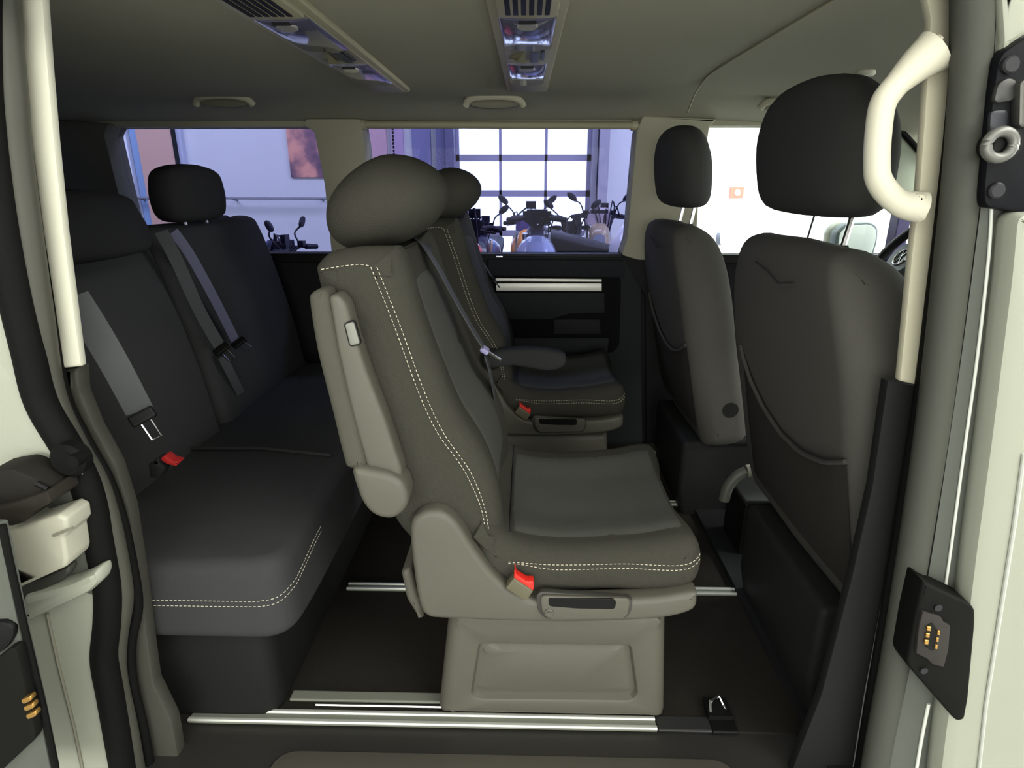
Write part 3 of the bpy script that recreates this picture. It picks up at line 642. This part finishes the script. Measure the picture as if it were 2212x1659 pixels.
    mb = MB(); mb.box(((X0t+X1t)/2, .37, .300), (.42, .40, .03)); mb.build('seat_frame', PLB, t, smooth=False)
    return t
chair1 = captain()
chair2 = copy_tree(chair1); chair2.location.y += .92; chair2.location.x += .0
chair2['label'] = 'charcoal captain chair by the far side lining with its armrest folded down'
for c in [x for x in bpy.data.objects if x.parent == chair2 and x.name.startswith('armrest')]:
    for g in [x for x in bpy.data.objects if x.parent == c]: bpy.data.objects.remove(g)
    bpy.data.objects.remove(c)
ar = crom(qs([(1060, 758), (1140, 750), (1205, 757), (1222, 768), (1216, 788), (1180, 797), (1110, 786), (1060, 790)], 1.06), 4)
v, f_ = puff(ar, 1.03, 1.09, .014, 3); aa = link('armrest', v, f_, FABD); aa.parent = chair2
aa.matrix_parent_inverse = Matrix.Translation(chair2.location).inverted()
mb = MB(); mb.disc(PY(1062, 775, 1.06), (0, 1, 0), .035, .04, 24, bev=.01); bo = mb.build('pivot_cap', PLD, aa)

# seat belts
def tongue(p, d, side, par, s=1.0, hm=PLB):
    d = Vector(d).normalized(); side = Vector(side).normalized(); n = d.cross(side).normalized(); R = Matrix((d, side, n)).transposed()
    mb = MB(); mb.box(p, (.022*s, .046*s, .012*s), R); o = mb.build('tongue_grip', hm, par, smooth=False); b = o.modifiers.new('bevel', 'BEVEL'); b.width = .004*s; b.segments = 3
    mb = MB(); a = p+d*.012*s; L = .034*s; W = .009*s
    mb.tube([a-side*W, a+d*L-side*W, a+d*L+side*W, a+side*W], .0022*s, 6); mb.build('tongue', CHR, par)
def belt(host, path, wv, wd, tp=None, td=None, m=BELT, tail=None, s=1.0, hm=PLB):
    t = ribbon(crom(path, 6, False), wv, wd, .0025).build('seat_belt', m, host)
    if tail: ribbon(crom(tail, 6, False), wv, wd*.8, .0025).build('lower_webbing', m, t)
    if tp is not None: tongue(Vector(tp), td, wv, t, s, hm)
    return t
B = lambda px, py, Y: PY(px, py, Y)
belt(chair1, [B(905, 520, .50), B(917, 532, .45), B(948, 580, .44), B(985, 648, .46), B(1020, 710, .46), B(1044, 748, .46)], (0, 1, -.1), .048,
     B(1047, 756, .455), B(1085, 780, .44)-B(1047, 756, .455), m=BELT, s=.95, hm=mat('grip_lilac', (150, 146, 190), .35), tail=[B(1046, 760, .46), B(1058, 800, .48), B(1068, 850, .52)])
belt(chair2, [B(985, 480, 1.50), B(1015, 520, 1.5), B(1045, 570, 1.5), B(1064, 600, 1.49)], (0, 1, -.1), .045,
     B(1064, 602, 1.48), B(1080, 622, 1.46)-B(1064, 602, 1.48), m=mat('belt_dark', (46, 47, 52), .6), s=1.0)

# ================================================================== REAR BENCH
bench = thing('rear_bench', 'dark charcoal three seat bench with folded headrest across the rear of the van', 'bench', (-.75, .8, 0))
def xb(z): return -.90-(z-.42)*.22   # front face of the backrest
def backpanel(nm, y0, y1):
    pts = [(xb(.36), .36), (xb(.42), .42), (xb(.6)+.012, .6), (xb(.8)+.01, .8), (xb(.94), .94), (xb(.985)-.02, .985), (xb(.985)-.09, .985), (xb(.94)-.13, .93), (xb(.4)-.16, .36)]
    v, f_ = puff(crom(pts, 5), y0, y1, .035, 5, mid=[(.2, -.006), (.5, -.008), (.8, -.006)]); return link(nm, v, f_, FABD, bench)
backpanel('backrest', .16, .80); backpanel('backrest', .825, 1.52)
cpts = qs([(652, 1172), (660, 1190), (664, 1230), (640, 1300), (628, 1380), (600, 1386)], .12)
# cushion: extruded along X with rounded front, near end rounded in plan
zc0, zc1 = .245, .425; plan = fillet([(-1.05, .10), (-.455, .10), (-.447, .25), (-.45, 1.5), (-1.05, 1.5)], [.03, .10, .05, .05, .03], 8)
v, f_ = puff(plan, zc0, zc1, .03, 5, flip='Z', f=lambda v: Vector((v.x, v.y, v.z+ (.012*math.cos((v.y-.8)*2) if v.z > .35 else 0) + (.02*max(0, (-.5-v.x)/.5)*-1 if v.z > .35 else 0)))); bc = link('cushion', v, f_, FABD, bench)
pl_ = [p for p in plan]
i0 = min(range(len(pl_)), key=lambda i: (pl_[i]-Vector((-.47, .10))).length)
edge = [Vector((x, .0995)) for x in (-.82, -.76, -.70, -.64, -.60)]+[p for p in pl_ if p.x > -.59 and p.y < .26]+[Vector((-.4465, .27)), Vector((-.4468, .30))]
edge = sorted(edge, key=lambda p: (p.x+p.y))
for dz in (.345, .333):
    path = [Vector((p.x+(.0018 if p.y > .15 else .0005), p.y-.0012, dz+.045*max(0, min(1, (p.y-.115)/.16))**.8)) for p in edge]
    stitches('stitching', crom(path, 4, False), bc)
mb = MB(); mb.tube([(-.90, .62, .424), (-.7, .60, .436), (-.5, .56, .436)], .004, 6); mb.build('seam', mat('seam_dark', (34, 34, 34)), bc)
plan2 = fillet([(-1.1, .155), (-.53, .155), (-.53, 1.48), (-1.1, 1.48)], [.01, .05, .05, .01], 5); v, f_ = puff(plan2, .002, .25, .004, 2, flip='Z'); link('plinth', v, f_, mat('plinth_black', (30, 31, 30), .7, spec=.15), bench)
def head(y0, y1, z0, z1, x, th, top=.8, nm='headrest', par=None, m=FABD, tilt=.0):
    hw = (y1-y0)/2; yc = (y0+y1)/2; h = z1-z0
    pts = crom([(yc-hw*.86, z0+h*.06), (yc-hw, z0+h*.35), (yc-hw*.97, z0+h*.65), (yc-hw*top, z0+h*.9), (yc-hw*.3, z1), (yc+hw*.3, z1), (yc+hw*top, z0+h*.9), (yc+hw*.97, z0+h*.65), (yc+hw, z0+h*.35), (yc+hw*.86, z0+h*.06), (yc+hw*.4, z0), (yc-hw*.4, z0)], 4)
    v, f_ = pod(pts, x-th, x, 2.8, 16, 'X', f=lambda v: Vector((v.x-(v.z-z0)*tilt, v.y, v.z))); return link(nm, v, f_, m, par)
hr_ = head(.955, 1.29, .99, 1.16, -1.0, .13, .82, par=bench, m=mat('headrest_black', (46, 46, 48), .95, bump=.2, scale=800, spec=.1))
for y in (1.06, 1.19):
    hm = MB(); hm.tube([(-1.06, y, .95), (-1.06, y, 1.01)], .006, 8); hm.build('headrest_post', CHR, hr_)
head(.28, .70, .94, 1.09, -.905, .11, .88, par=bench, tilt=.3, m=mat('headrest_black', (1, 1, 1)))
# bench belts
belt(bench, [B(348, 500, .76), B(380, 560, .765), B(430, 670, .80), B(474, 748, .84)], (.55, .7, .45), .034, B(478, 754, .835), B(500, 775, .82)-B(478, 754, .835), s=1.05, tail=[B(480, 770, .86), B(500, 810, .88), B(520, 850, .93)])
belt(bench, [B(374, 500, .80), B(410, 550, .84), B(460, 640, .9), B(508, 735, .96)], (.55, .7, .45), .028, B(516, 740, .955), B(535, 752, .94)-B(516, 740, .955), m=mat('belt_blue', (84, 86, 112), .5))
belt(bench, [B(158, 640, .12), B(200, 705, .13), B(250, 790, .15), B(302, 888, .18)], (1, .5, .5), .046, B(308, 900, .175), B(330, 932, .17)-B(308, 900, .175), m=mat('belt_grey', (74, 76, 78), .7))
v, f_ = puff(fillet(qs([(325, 1000), (345, 985), (360, 1010), (350, 1030), (330, 1028)], .27), .004), .26, .29, .004, 2); bk_ = link('belt_buckle', v, f_, PLD, bench)
v, f_ = puff(fillet(qs([(350, 987), (357, 982), (372, 993), (389, 997), (383, 1005), (364, 1001), (351, 993)], .26), .002), .255, .28, .002, 2); link('release_button', v, f_, mat('dull_red', (165, 30, 28), .6), bk_)

# ================================================================== FRONT SEATS
def front():
    t = thing('front_seat', 'dark grey front passenger seat seen from behind with a net-less back pocket', 'seat', (.8, .37, 0), 'front seats')
    yc = .42
    def wz(v):
        k = 1.0
        if v.z > .72: k = 1-.30*((v.z-.72)/.28)**2
        return Vector((v.x, yc+(v.y-yc)*k, v.z))
    def xf(z): return .65-(z-.3)*.215
    pts = [(xf(.30)+.03, .29), (xf(.36), .34), (xf(.55)-.008, .55), (xf(.75)-.008, .75), (xf(.92), .92), (xf(.985)+.03, .985), (xf(.985)+.10, .985), (xf(.9)+.15, .9), (xf(.6)+.15, .6), (xf(.4)+.17, .34)]
    v, f_ = puff(crom(pts, 5), .10, .74, .05, 6, mid=[(.15, .0), (.5, .004), (.85, .0)], f=wz); bk = link('backrest', v, f_, mat('front_fabric', (77, 76, 72), .9, bump=.25, scale=800, var=.1, spec=.2), t)
    # pocket
    zt_ = [(.13, .635), (.2, .60), (.30, .575), (.40, .575), (.50, .60), (.58, .64), (.655, .71)]
    def pz(y):
        for (a, b), (c, d) in zip(zt_, zt_[1:]):
            if a <= y <= c: return b+(d-b)*(y-a)/(c-a)
        return zt_[-1][1]
    vs = []; fs = []; n1, n2 = 20, 12
    for j in range(n1+1):
        y = .13+.525*j/n1
        for i in range(n2+1):
            u = i/n2; z = .36+(pz(y)-.36)*u; b = (math.sin(math.pi*j/n1)**.4)*(.004+.014*math.sin(math.pi*min(u*.8+.1, 1))**.6)
            vs.append((xf(z)-.009-b, y, z))
    for j in range(n1):
        for i in range(n2): a = j*(n2+1)+i; fs.append((a, a+1, a+n2+2, a+n2+1))
    pk = link('back_pocket', vs, fs, mat('pocket_fabric', (50, 48, 45), .9, bump=.2, scale=700, spec=.1), bk)
    mb = MB(); mb.tube([Vector(vs[j*(n2+1)+n2])+Vector((-.002, 0, 0)) for j in range(n1+1)], .005, 8); mb.build('pocket_hem', mat('hem', (60, 58, 54), .8), bk)
    # shoulder seam
    mb = MB(); mb.tube([(xf(.945)-.006, .30, .925), (xf(.945)-.010, .36, .915), (xf(.95)-.008, .42, .93), (xf(.96)-.004, .5, .94)], .002, 6); mb.build('seam', mat('seam_dark', (34, 34, 34)), bk)
    # headrest
    hd = head(.225, .72, 1.04, 1.295, .668, .13, .70, par=t, m=mat('headrest_grey', (62, 63, 61), .95, bump=.2, scale=800, spec=.12), tilt=.12)
    for y in (.33, .475):
        mb = MB(); mb.tube([(.595, y, .95), (.612, y, 1.06)], .006, 8); mb.build('headrest_post', CHR, hd)
        mb = MB(); mb.disc((.593, y, .985), (0, 0, 1), .018, .014, 16, bev=.003); mb.build('post_guide', PLB, hd)
    # cushion, base
    cp = crom([(.70, .30), (.72, .42), (.95, .44), (1.18, .45), (1.23, .40), (1.2, .33), (.9, .29)], 4); v, f_ = puff(cp, .13, .64, .035, 4); link('cushion', v, f_, FABD, t)
    pp = fillet([(.62, .0), (1.12, .0), (1.12, .29), (.60, .29), (.60, .1)], .02); v, f_ = puff(pp, .17, .60, .015, 3); link('seat_box', v, f_, PLD, t)
    mb = MB(); mb.disc((.72, .115, .43), (0, 1, 0), .032, .03, 24, bev=.006); mb.build('recliner_knob', PLD, t)
    return t
fs1 = front(); fs1['label'] = 'dark grey front seat seen from behind, nearest the grab handle, with a sagging back pocket'
fs2 = copy_tree(fs1); fs2.location.y += .86; fs2.location.x -= .065; fs2.location.z -= .012; fs2['label'] = 'dark front driver seat on the far side of the van, before the steering wheel'
hb = thing('parking_brake', 'grey parking brake lever curving up between the front seats', 'lever', B(1580, 1060, .75)); mb = MB()
mb.tube(crom([B(1564, 1080, .80), B(1572, 1052, .80), B(1590, 1030, .80), B(1612, 1018, .80)], 5, False), .017, 12); mb.build('lever', mat('lever_grey', (80, 80, 74), .5), hb)
mb = MB(); mb.tube([B(1612, 1018, .80), B(1645, 1014, .80)], .020, 12); mb.build('grip', mat('lever_tip', (120, 118, 106), .5), hb)
cb = thing('centre_box', 'black storage box standing low between the front seats', 'box', PZ(1600, 1130, 0)); slab('body', .66, .95, .76, .92, 0, .20, PLB, cb, .01); slab('lid', .655, .955, .755, .925, .195, .21, PLD, cb, .006)

# ================================================================== DOOR FRAME, LEFT
PIL = lambda pts, Y: [PY(a, b, Y) for a, b in pts]
Ld = plate('trim_28', [(30, -60), (90, -60), (92, 0), (103, 150), (116, 300), (137, 500), (163, 700), (175, 792), (134, 796), (122, 700), (92, 500), (66, 300), (48, 180), (34, 60)], .045, .015, CREAM, None, .003, .004); st(Ld)
st(plate('trim_29', [(134, 797), (168, 793), (172, 850), (203, 925), (248, 1005), (278, 1100), (302, 1250), (318, 1380), (332, 1480), (372, 1560), (400, 1720), (250, 1720), (215, 1300), (195, 1030), (150, 900)], .06, .03, mat('pillar_lower', (58, 57, 50), .6, bump=.2, scale=700), None, .004, .006))
def seal(name, pts, Y, r, m, sq=1.0, n=14):
    mb = MB(); mb.tube(crom([tuple(PY(a, b, Y)) for a, b in pts], 6, False), r, n, sq=sq, upv=(0, 1, 0)); return st(mb.build(name, m))
seal('trim_30', [(-2, -60), (10, 60), (25, 200), (35, 320), (62, 520), (85, 680), (112, 850), (160, 960), (205, 1040), (232, 1120), (255, 1230), (262, 1300), (250, 1380), (250, 1460), (275, 1580), (300, 1720)], .02, .019, RUBG)
seal('trim_31', [(14, -60), (18, 60), (40, 200), (54, 320), (80, 520), (107, 680), (138, 850), (185, 950), (232, 1035), (262, 1120), (286, 1230), (296, 1310), (282, 1390), (285, 1470), (310, 1580), (335, 1720)], .045, .010, RUB)
seal('trim_32', [(-40, -60), (-30, 200), (-5, 420), (30, 620), (62, 760), (90, 870), (150, 975), (190, 1060), (212, 1160), (232, 1270), (232, 1340), (225, 1420), (238, 1500), (262, 1640), (275, 1720)], .0, .022, RUB)
# outer body jamb
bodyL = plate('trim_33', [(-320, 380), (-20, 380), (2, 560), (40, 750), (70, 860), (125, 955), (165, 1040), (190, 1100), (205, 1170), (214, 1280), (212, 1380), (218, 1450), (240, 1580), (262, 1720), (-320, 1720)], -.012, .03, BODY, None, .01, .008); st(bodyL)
jp = plate('trim_34', [(120, 1105), (186, 1105), (205, 1200), (213, 1290), (150, 1270), (120, 1200)], -.016, .006, BODY_SHADE, None, .006, .002); st(jp)
st(plate('trim_35', [(70, 1010), (175, 1010), (192, 1098), (110, 1105), (75, 1060)], -.016, .006, BODY_SHADE, None, .006, .002))
mb = MB(); mb.disc(PY(155, 990, -.03), (0, 1, 0), .027, .03, 24, bev=.006); mb.disc(PY(166, 992, -.045), (0, 1, 0), .010, .02, 14); tag(mb.build('rubber_buffer', RUB), 'round black rubber door buffer on the rear pillar seal', 'buffer')
mb = MB(); mb.disc(PY(178, 1126, -.019), (0, 1, 0), .009, .008, 20, bev=.002); tag(mb.build('blanking_plug', PLB), 'small round black plug in the silver pillar beside the white cover block', 'plug')
# guide bracket
gb = thing('door_bracket', 'black metal guide bracket on the silver rear door pillar', 'bracket', PY(60, 1070, -.06))
v, f_ = puff(fillet(qs([(-30, 1020), (28, 1009), (80, 1030), (112, 1052), (108, 1068), (60, 1080), (20, 1092), (-30, 1100)], -.07), .006), -.075, -.02, .004, 2); link('top_plate', v, f_, mat('bracket_black', (34, 33, 30), .7, spec=.12), gb)
v, f_ = puff(fillet(qs([(-30, 1098), (20, 1088), (112, 1054), (121, 1076), (118, 1082), (76, 1102), (62, 1122), (35, 1130), (5, 1122), (-30, 1110)], -.08), .004), -.09, -.03, .003, 2); link('front_flange', v, f_, mat('bracket_brown', (40, 37, 33), .7, spec=.12), gb)
mb = MB(); mb.tube([PY(80, 1044, -.078), PY(104, 1056, -.078)], .005, 8); mb.build('slot', PLB, gb)
# cover block
cbk = thing('cover_block', 'pale square plastic cover block on the door pillar below the black bracket', 'cover', PY(90, 1180, -.06))
v, f_ = puff(fillet(qs([(6, 1146), (70, 1124), (140, 1101), (158, 1110), (162, 1138), (152, 1150), (160, 1200), (156, 1214), (35, 1268)], -.06), .004), -.075, -.02, .006, 3); link('block', v, f_, mat('block_cream', (172, 171, 155), .45), cbk)
mb = MB(); mb.tube([PY(116, 1157, -.077), PY(158, 1140, -.077)], .0025, 6); mb.build('groove', mat('groove_grey', (120, 118, 104), .6), cbk)
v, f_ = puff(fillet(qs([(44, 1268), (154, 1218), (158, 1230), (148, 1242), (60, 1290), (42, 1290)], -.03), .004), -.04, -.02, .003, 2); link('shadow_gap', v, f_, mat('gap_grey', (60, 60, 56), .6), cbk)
# folded ledge under the block and vertical groove
st(plate('trim_36', [(42, 1292), (150, 1262), (205, 1235), (212, 1262), (190, 1284), (50, 1350)], -.05, .045, BODY, None, .01, .012))
mb = MB(); mb.tube([PY(102, 1325, -.0135), PY(125, 1430, -.0135), (PY(160, 1570, -.0135)), PY(190, 1720, -.0135)], .003, 6); st(mb.build('trim_37', mat('groove_paint', (120, 118, 104), .6)))
# sliding door edge
sd = thing('sliding_door', 'edge of the opened sliding door with black contact panel, at the rear pillar', 'door', PY(20, 1400, -.12))
v, f_ = puff(fillet(qs([(-300, 1120), (4, 1130), (16, 1180), (50, 1350), (90, 1520), (118, 1659), (132, 1760), (-300, 1760)], -.14), .004), -.148, -.128, .004, 2); link('panel', v, f_, BODY_SHADE, sd)
mb = MB(); mb.tube([PY(a, b, -.145) for a, b in [(5, 1135), (18, 1200), (52, 1352), (92, 1522), (120, 1659), (133, 1740)]], .005, 8); mb.build('edge_seal', RUB, sd)
v, f_ = puff(fillet(qs([(-60, 1345), (15, 1340), (33, 1352), (34, 1372), (18, 1398), (-60, 1440)], -.152), .012), -.156, -.145, .002, 2); link('oval_hole', v, f_, PLB, sd)
v, f_ = puff(fillet(qs([(-60, 1465), (32, 1390), (46, 1390), (52, 1410), (84, 1555), (88, 1584), (12, 1655), (-60, 1700)], -.155), .008), -.165, -.148, .004, 2); cp_ = link('contact_panel', v, f_, mat('panel_black', (18, 18, 16), .7, spec=.12), sd)
for k, y in enumerate((1507, 1523, 1540)):
    v, f_ = puff(fillet(qs([(50+k*5, y), (70+k*5, y-9), (74+k*5, y-1), (71+k*5, y+3), (56+k*5, y+9), (52+k*5, y+6)], -.166), .002), -.171, -.160, .002, 2); link('brass_contact', v, f_, BRASS, cp_)

# ================================================================== DOOR FRAME, RIGHT
st(plate('trim_38', [(1990, -60), (2056, -60), (2060, 30), (2057, 120), (2046, 260), (2028, 420), (2008, 600), (1980, 832), (1944, 824), (1954, 720), (1969, 560), (1987, 400), (1998, 250), (2006, 120), (2010, 40), (2002, 0)], .04, .016, mat('cream_trim_front', (186, 182, 160), .6, bump=.08, scale=800), None, .003, .004))
st(plate('trim_39', [(1918, 824), (1979, 834), (1950, 1030), (1910, 1280), (1870, 1500), (1835, 1720), (1690, 1720), (1775, 1500), (1840, 1250), (1885, 1050)], .05, .02, mat('b_pillar_lower', (30, 31, 30), .7, spec=.15), None, .0, .0015))
mb = MB(); mb.tube([PY(a, b, .047) for a, b in [(1978, 836), (1950, 1030), (1909, 1280), (1868, 1500), (1836, 1700)]], .0012, 6); st(mb.build('trim_40', mat('edge_line', (110, 112, 108), .5)))
seal('trim_41', [(2068, -60), (2071, 30), (2068, 160), (2056, 300), (2038, 460), (2016, 640), (1992, 832), (1960, 1040), (1922, 1280), (1884, 1500), (1850, 1720)], .035, .010, RUB)
seal('trim_42', [(2098, -60), (2100, 60), (2093, 200), (2078, 380), (2058, 560), (2036, 750), (2010, 950), (1975, 1180), (1935, 1420), (1900, 1600), (1880, 1720)], .0, .0225, mat('seal_slate', (72, 73, 67), .65, spec=.2))
seal('trim_46', [(2128, -60), (2130, 60), (2122, 200), (2107, 380), (2086, 560), (2062, 750), (2034, 950), (2000, 1180), (1962, 1400)], .0, .010, RUB)
# body pillar
st(plate('trim_43', [(2136, -60), (2500, -60), (2500, 1720), (1905, 1720), (1930, 1590), (1970, 1380), (2010, 1150), (2045, 920), (2075, 700), (2100, 500), (2120, 300), (2134, 100)], -.008, .03, BODY_SHADE, None, .004, .004))
seal('trim_44', [(2142, 440), (2135, 560), (2110, 780), (2082, 980), (2052, 1200), (2040, 1280)], -.01, .0022, mat('paint_highlight', (225, 228, 220), .3))  # thin bright lines paint the highlight along the body edge
seal('trim_47', [(2006, 1520), (1990, 1600), (1970, 1720)], -.01, .003, mat('paint_highlight', (1, 1, 1)))
st(plate('trim_45', [(2198, 455), (2520, 455), (2520, 1720), (2025, 1720), (2045, 1560), (2085, 1380), (2110, 1180), (2140, 960), (2165, 760), (2185, 600)], -.05, .05, BODY, None, .02, .02))
st(plate('trim_48', [(2160, -60), (2170, 90), (2165, 110), (2240, 60), (2240, -60)], -.02, .02, BODY, None, .006, .006))
mb = MB(); mb.tube([PY(a, b, -.052) for a, b in [(2212, 980), (2190, 1140), (2160, 1330), (2130, 1520), (2110, 1700)]], .003, 8); st(mb.build('trim_49', mat('crease_highlight', (180, 184, 176), .3)))  # lighter line on the body paint, a highlight drawn along the crease
# latch panel
lp = thing('latch_plate', 'black door latch plate with a steel striker ring on the front pillar', 'latch', PY(2170, 280, -.04))
v, f_ = puff(fillet(qs([(2154, 120), (2215, 78), (2300, 60), (2300, 470), (2192, 458), (2124, 446), (2120, 420), (2130, 300), (2140, 200)], -.03), .01), -.035, -.01, .004, 2); lb = link('plate', v, f_, mat('latch_black', (14, 15, 20), .55, spec=.15), lp)
v, f_ = puff(fillet(qs([(2140, 225), (2150, 182), (2172, 168), (2192, 175), (2188, 218)], -.037), .008), -.042, -.034, .002, 2); link('claw', v, f_, mat('claw_grey', (66, 66, 65), .4, metal=.5), lp)
v, f_ = puff(fillet(qs([(2136, 240), (2176, 236), (2172, 290), (2134, 300)], -.037), .006), -.040, -.034, .002, 2); link('claw', v, f_, mat('claw_blue', (44, 46, 52), .4, metal=.4), lp)
v, f_ = puff(fillet(qs([(2190, 180), (2205, 172), (2206, 280), (2188, 275)], -.04), .004), -.05, -.034, .003, 2); link('lever', v, f_, mat('claw_grey2', (84, 84, 80), .35, metal=.5), lp)
c = PY(2160, 313, -.06); mb = MB(); mb.tube([c+Vector((math.cos(a*math.pi/12)*.016, 0, math.sin(a*math.pi/12)*.015)) for a in range(24)], .0065, 10, True); mb.build('striker_ring', mat('steel', (112, 112, 108), .4, metal=.5), lp)
mb = MB(); mb.disc(PY(2160, 313, -.04), (0, 1, 0), .018, .03, 20); mb.build('striker_bush', PLB, lp)
for a in ((2182, 140), (2152, 412)): mb = MB(); mb.disc(PY(*a, -.038), (0, 1, 0), .010, .008, 18, bev=.002); mb.build('screw', mat('screw_dark', (40, 40, 44), .4, metal=.3), lp)
# contact socket
ks = thing('contact_socket', 'black diamond shaped contact socket with six brass pins on the front pillar', 'socket', PY(2030, 1400, -.04))
v, f_ = puff(fillet(qs([(1986, 1246), (1998, 1254), (2086, 1296), (2098, 1308), (2098, 1340), (2084, 1500), (2076, 1544), (2060, 1549), (2050, 1540), (1956, 1432), (1952, 1420), (1968, 1330)], -.045), .008), -.055, -.01, .005, 3); link('plate', v, f_, mat('socket_black', (15, 15, 13), .7, spec=.12), ks)
v, f_ = puff(fillet(qs([(1990, 1318), (2030, 1330), (2036, 1342), (2050, 1348), (2046, 1400), (2036, 1438), (2012, 1432), (2000, 1420), (1976, 1408), (1982, 1350)], -.056), .003), -.06, -.05, .002, 2); link('insert', v, f_, mat('insert_grey', (46, 43, 41), .5, spec=.25), ks)
v, f_ = puff(fillet(qs([(2006, 1348), (2016, 1346), (2024, 1358), (2030, 1362), (2022, 1402), (2012, 1406), (2000, 1398), (1996, 1386)], -.061), .002), -.0615, -.058, .0005, 1); link('cavity', v, f_, PLB, ks)
for k in range(3):
    for x, y, wd in ((2006-k*2.5, 1357+k*14.5, 8), (2027-k*2.5, 1366+k*15, 5)):
        v, f_ = puff(qs([(x-wd/2, y-5), (x+wd/2, y-4), (x+wd/2-1, y+5), (x-wd/2-1, y+4)], -.062), -.064, -.0605, .0006, 1); link('brass_pin', v, f_, BRASS, ks)
for a in ((2026, 1312), (1995, 1448)): mb = MB(); mb.disc(PY(*a, -.056), (0, 1, 0), .006, .004, 14); mb.build('screw', mat('screw_dark', (1, 1, 1)), ks)
# cream grab handle
gh = thing('pillar_handle', 'large cream D shaped grab handle on the front door pillar', 'grab handle', PY(1950, 280, .02))
hpth = [(2018, 110), (1975, 145), (1930, 190), (1906, 228), (1897, 290), (1894, 345), (1897, 385), (1918, 418), (1948, 440), (1990, 448)]
P = crom([tuple(PY(a, b, .028)) for a, b in hpth], 5, False); n = len(P)
rr = [.0165+.012*max(0, 1-i/9) + .006*max(0, (i-(n-8))/8) for i in range(n)]
mb = MB(); mb.tube(P, rr, 16, sq=.9, upv=(0, 1, 0)); mb.build('grip', mat('handle_cream', (206, 203, 184), .5), gh)
for pts in ([(1994, 120), (2026, 72), (2034, 80), (2032, 130), (2012, 158), (1994, 160)], [(1972, 418), (1998, 417), (1999, 468), (1992, 478), (1972, 468)]):
    v, f_ = puff(fillet(qs(pts, .02), .006), .012, .05, .006, 3); link('mount', v, f_, mat('handle_cream2', (204, 200, 180), .5), gh)
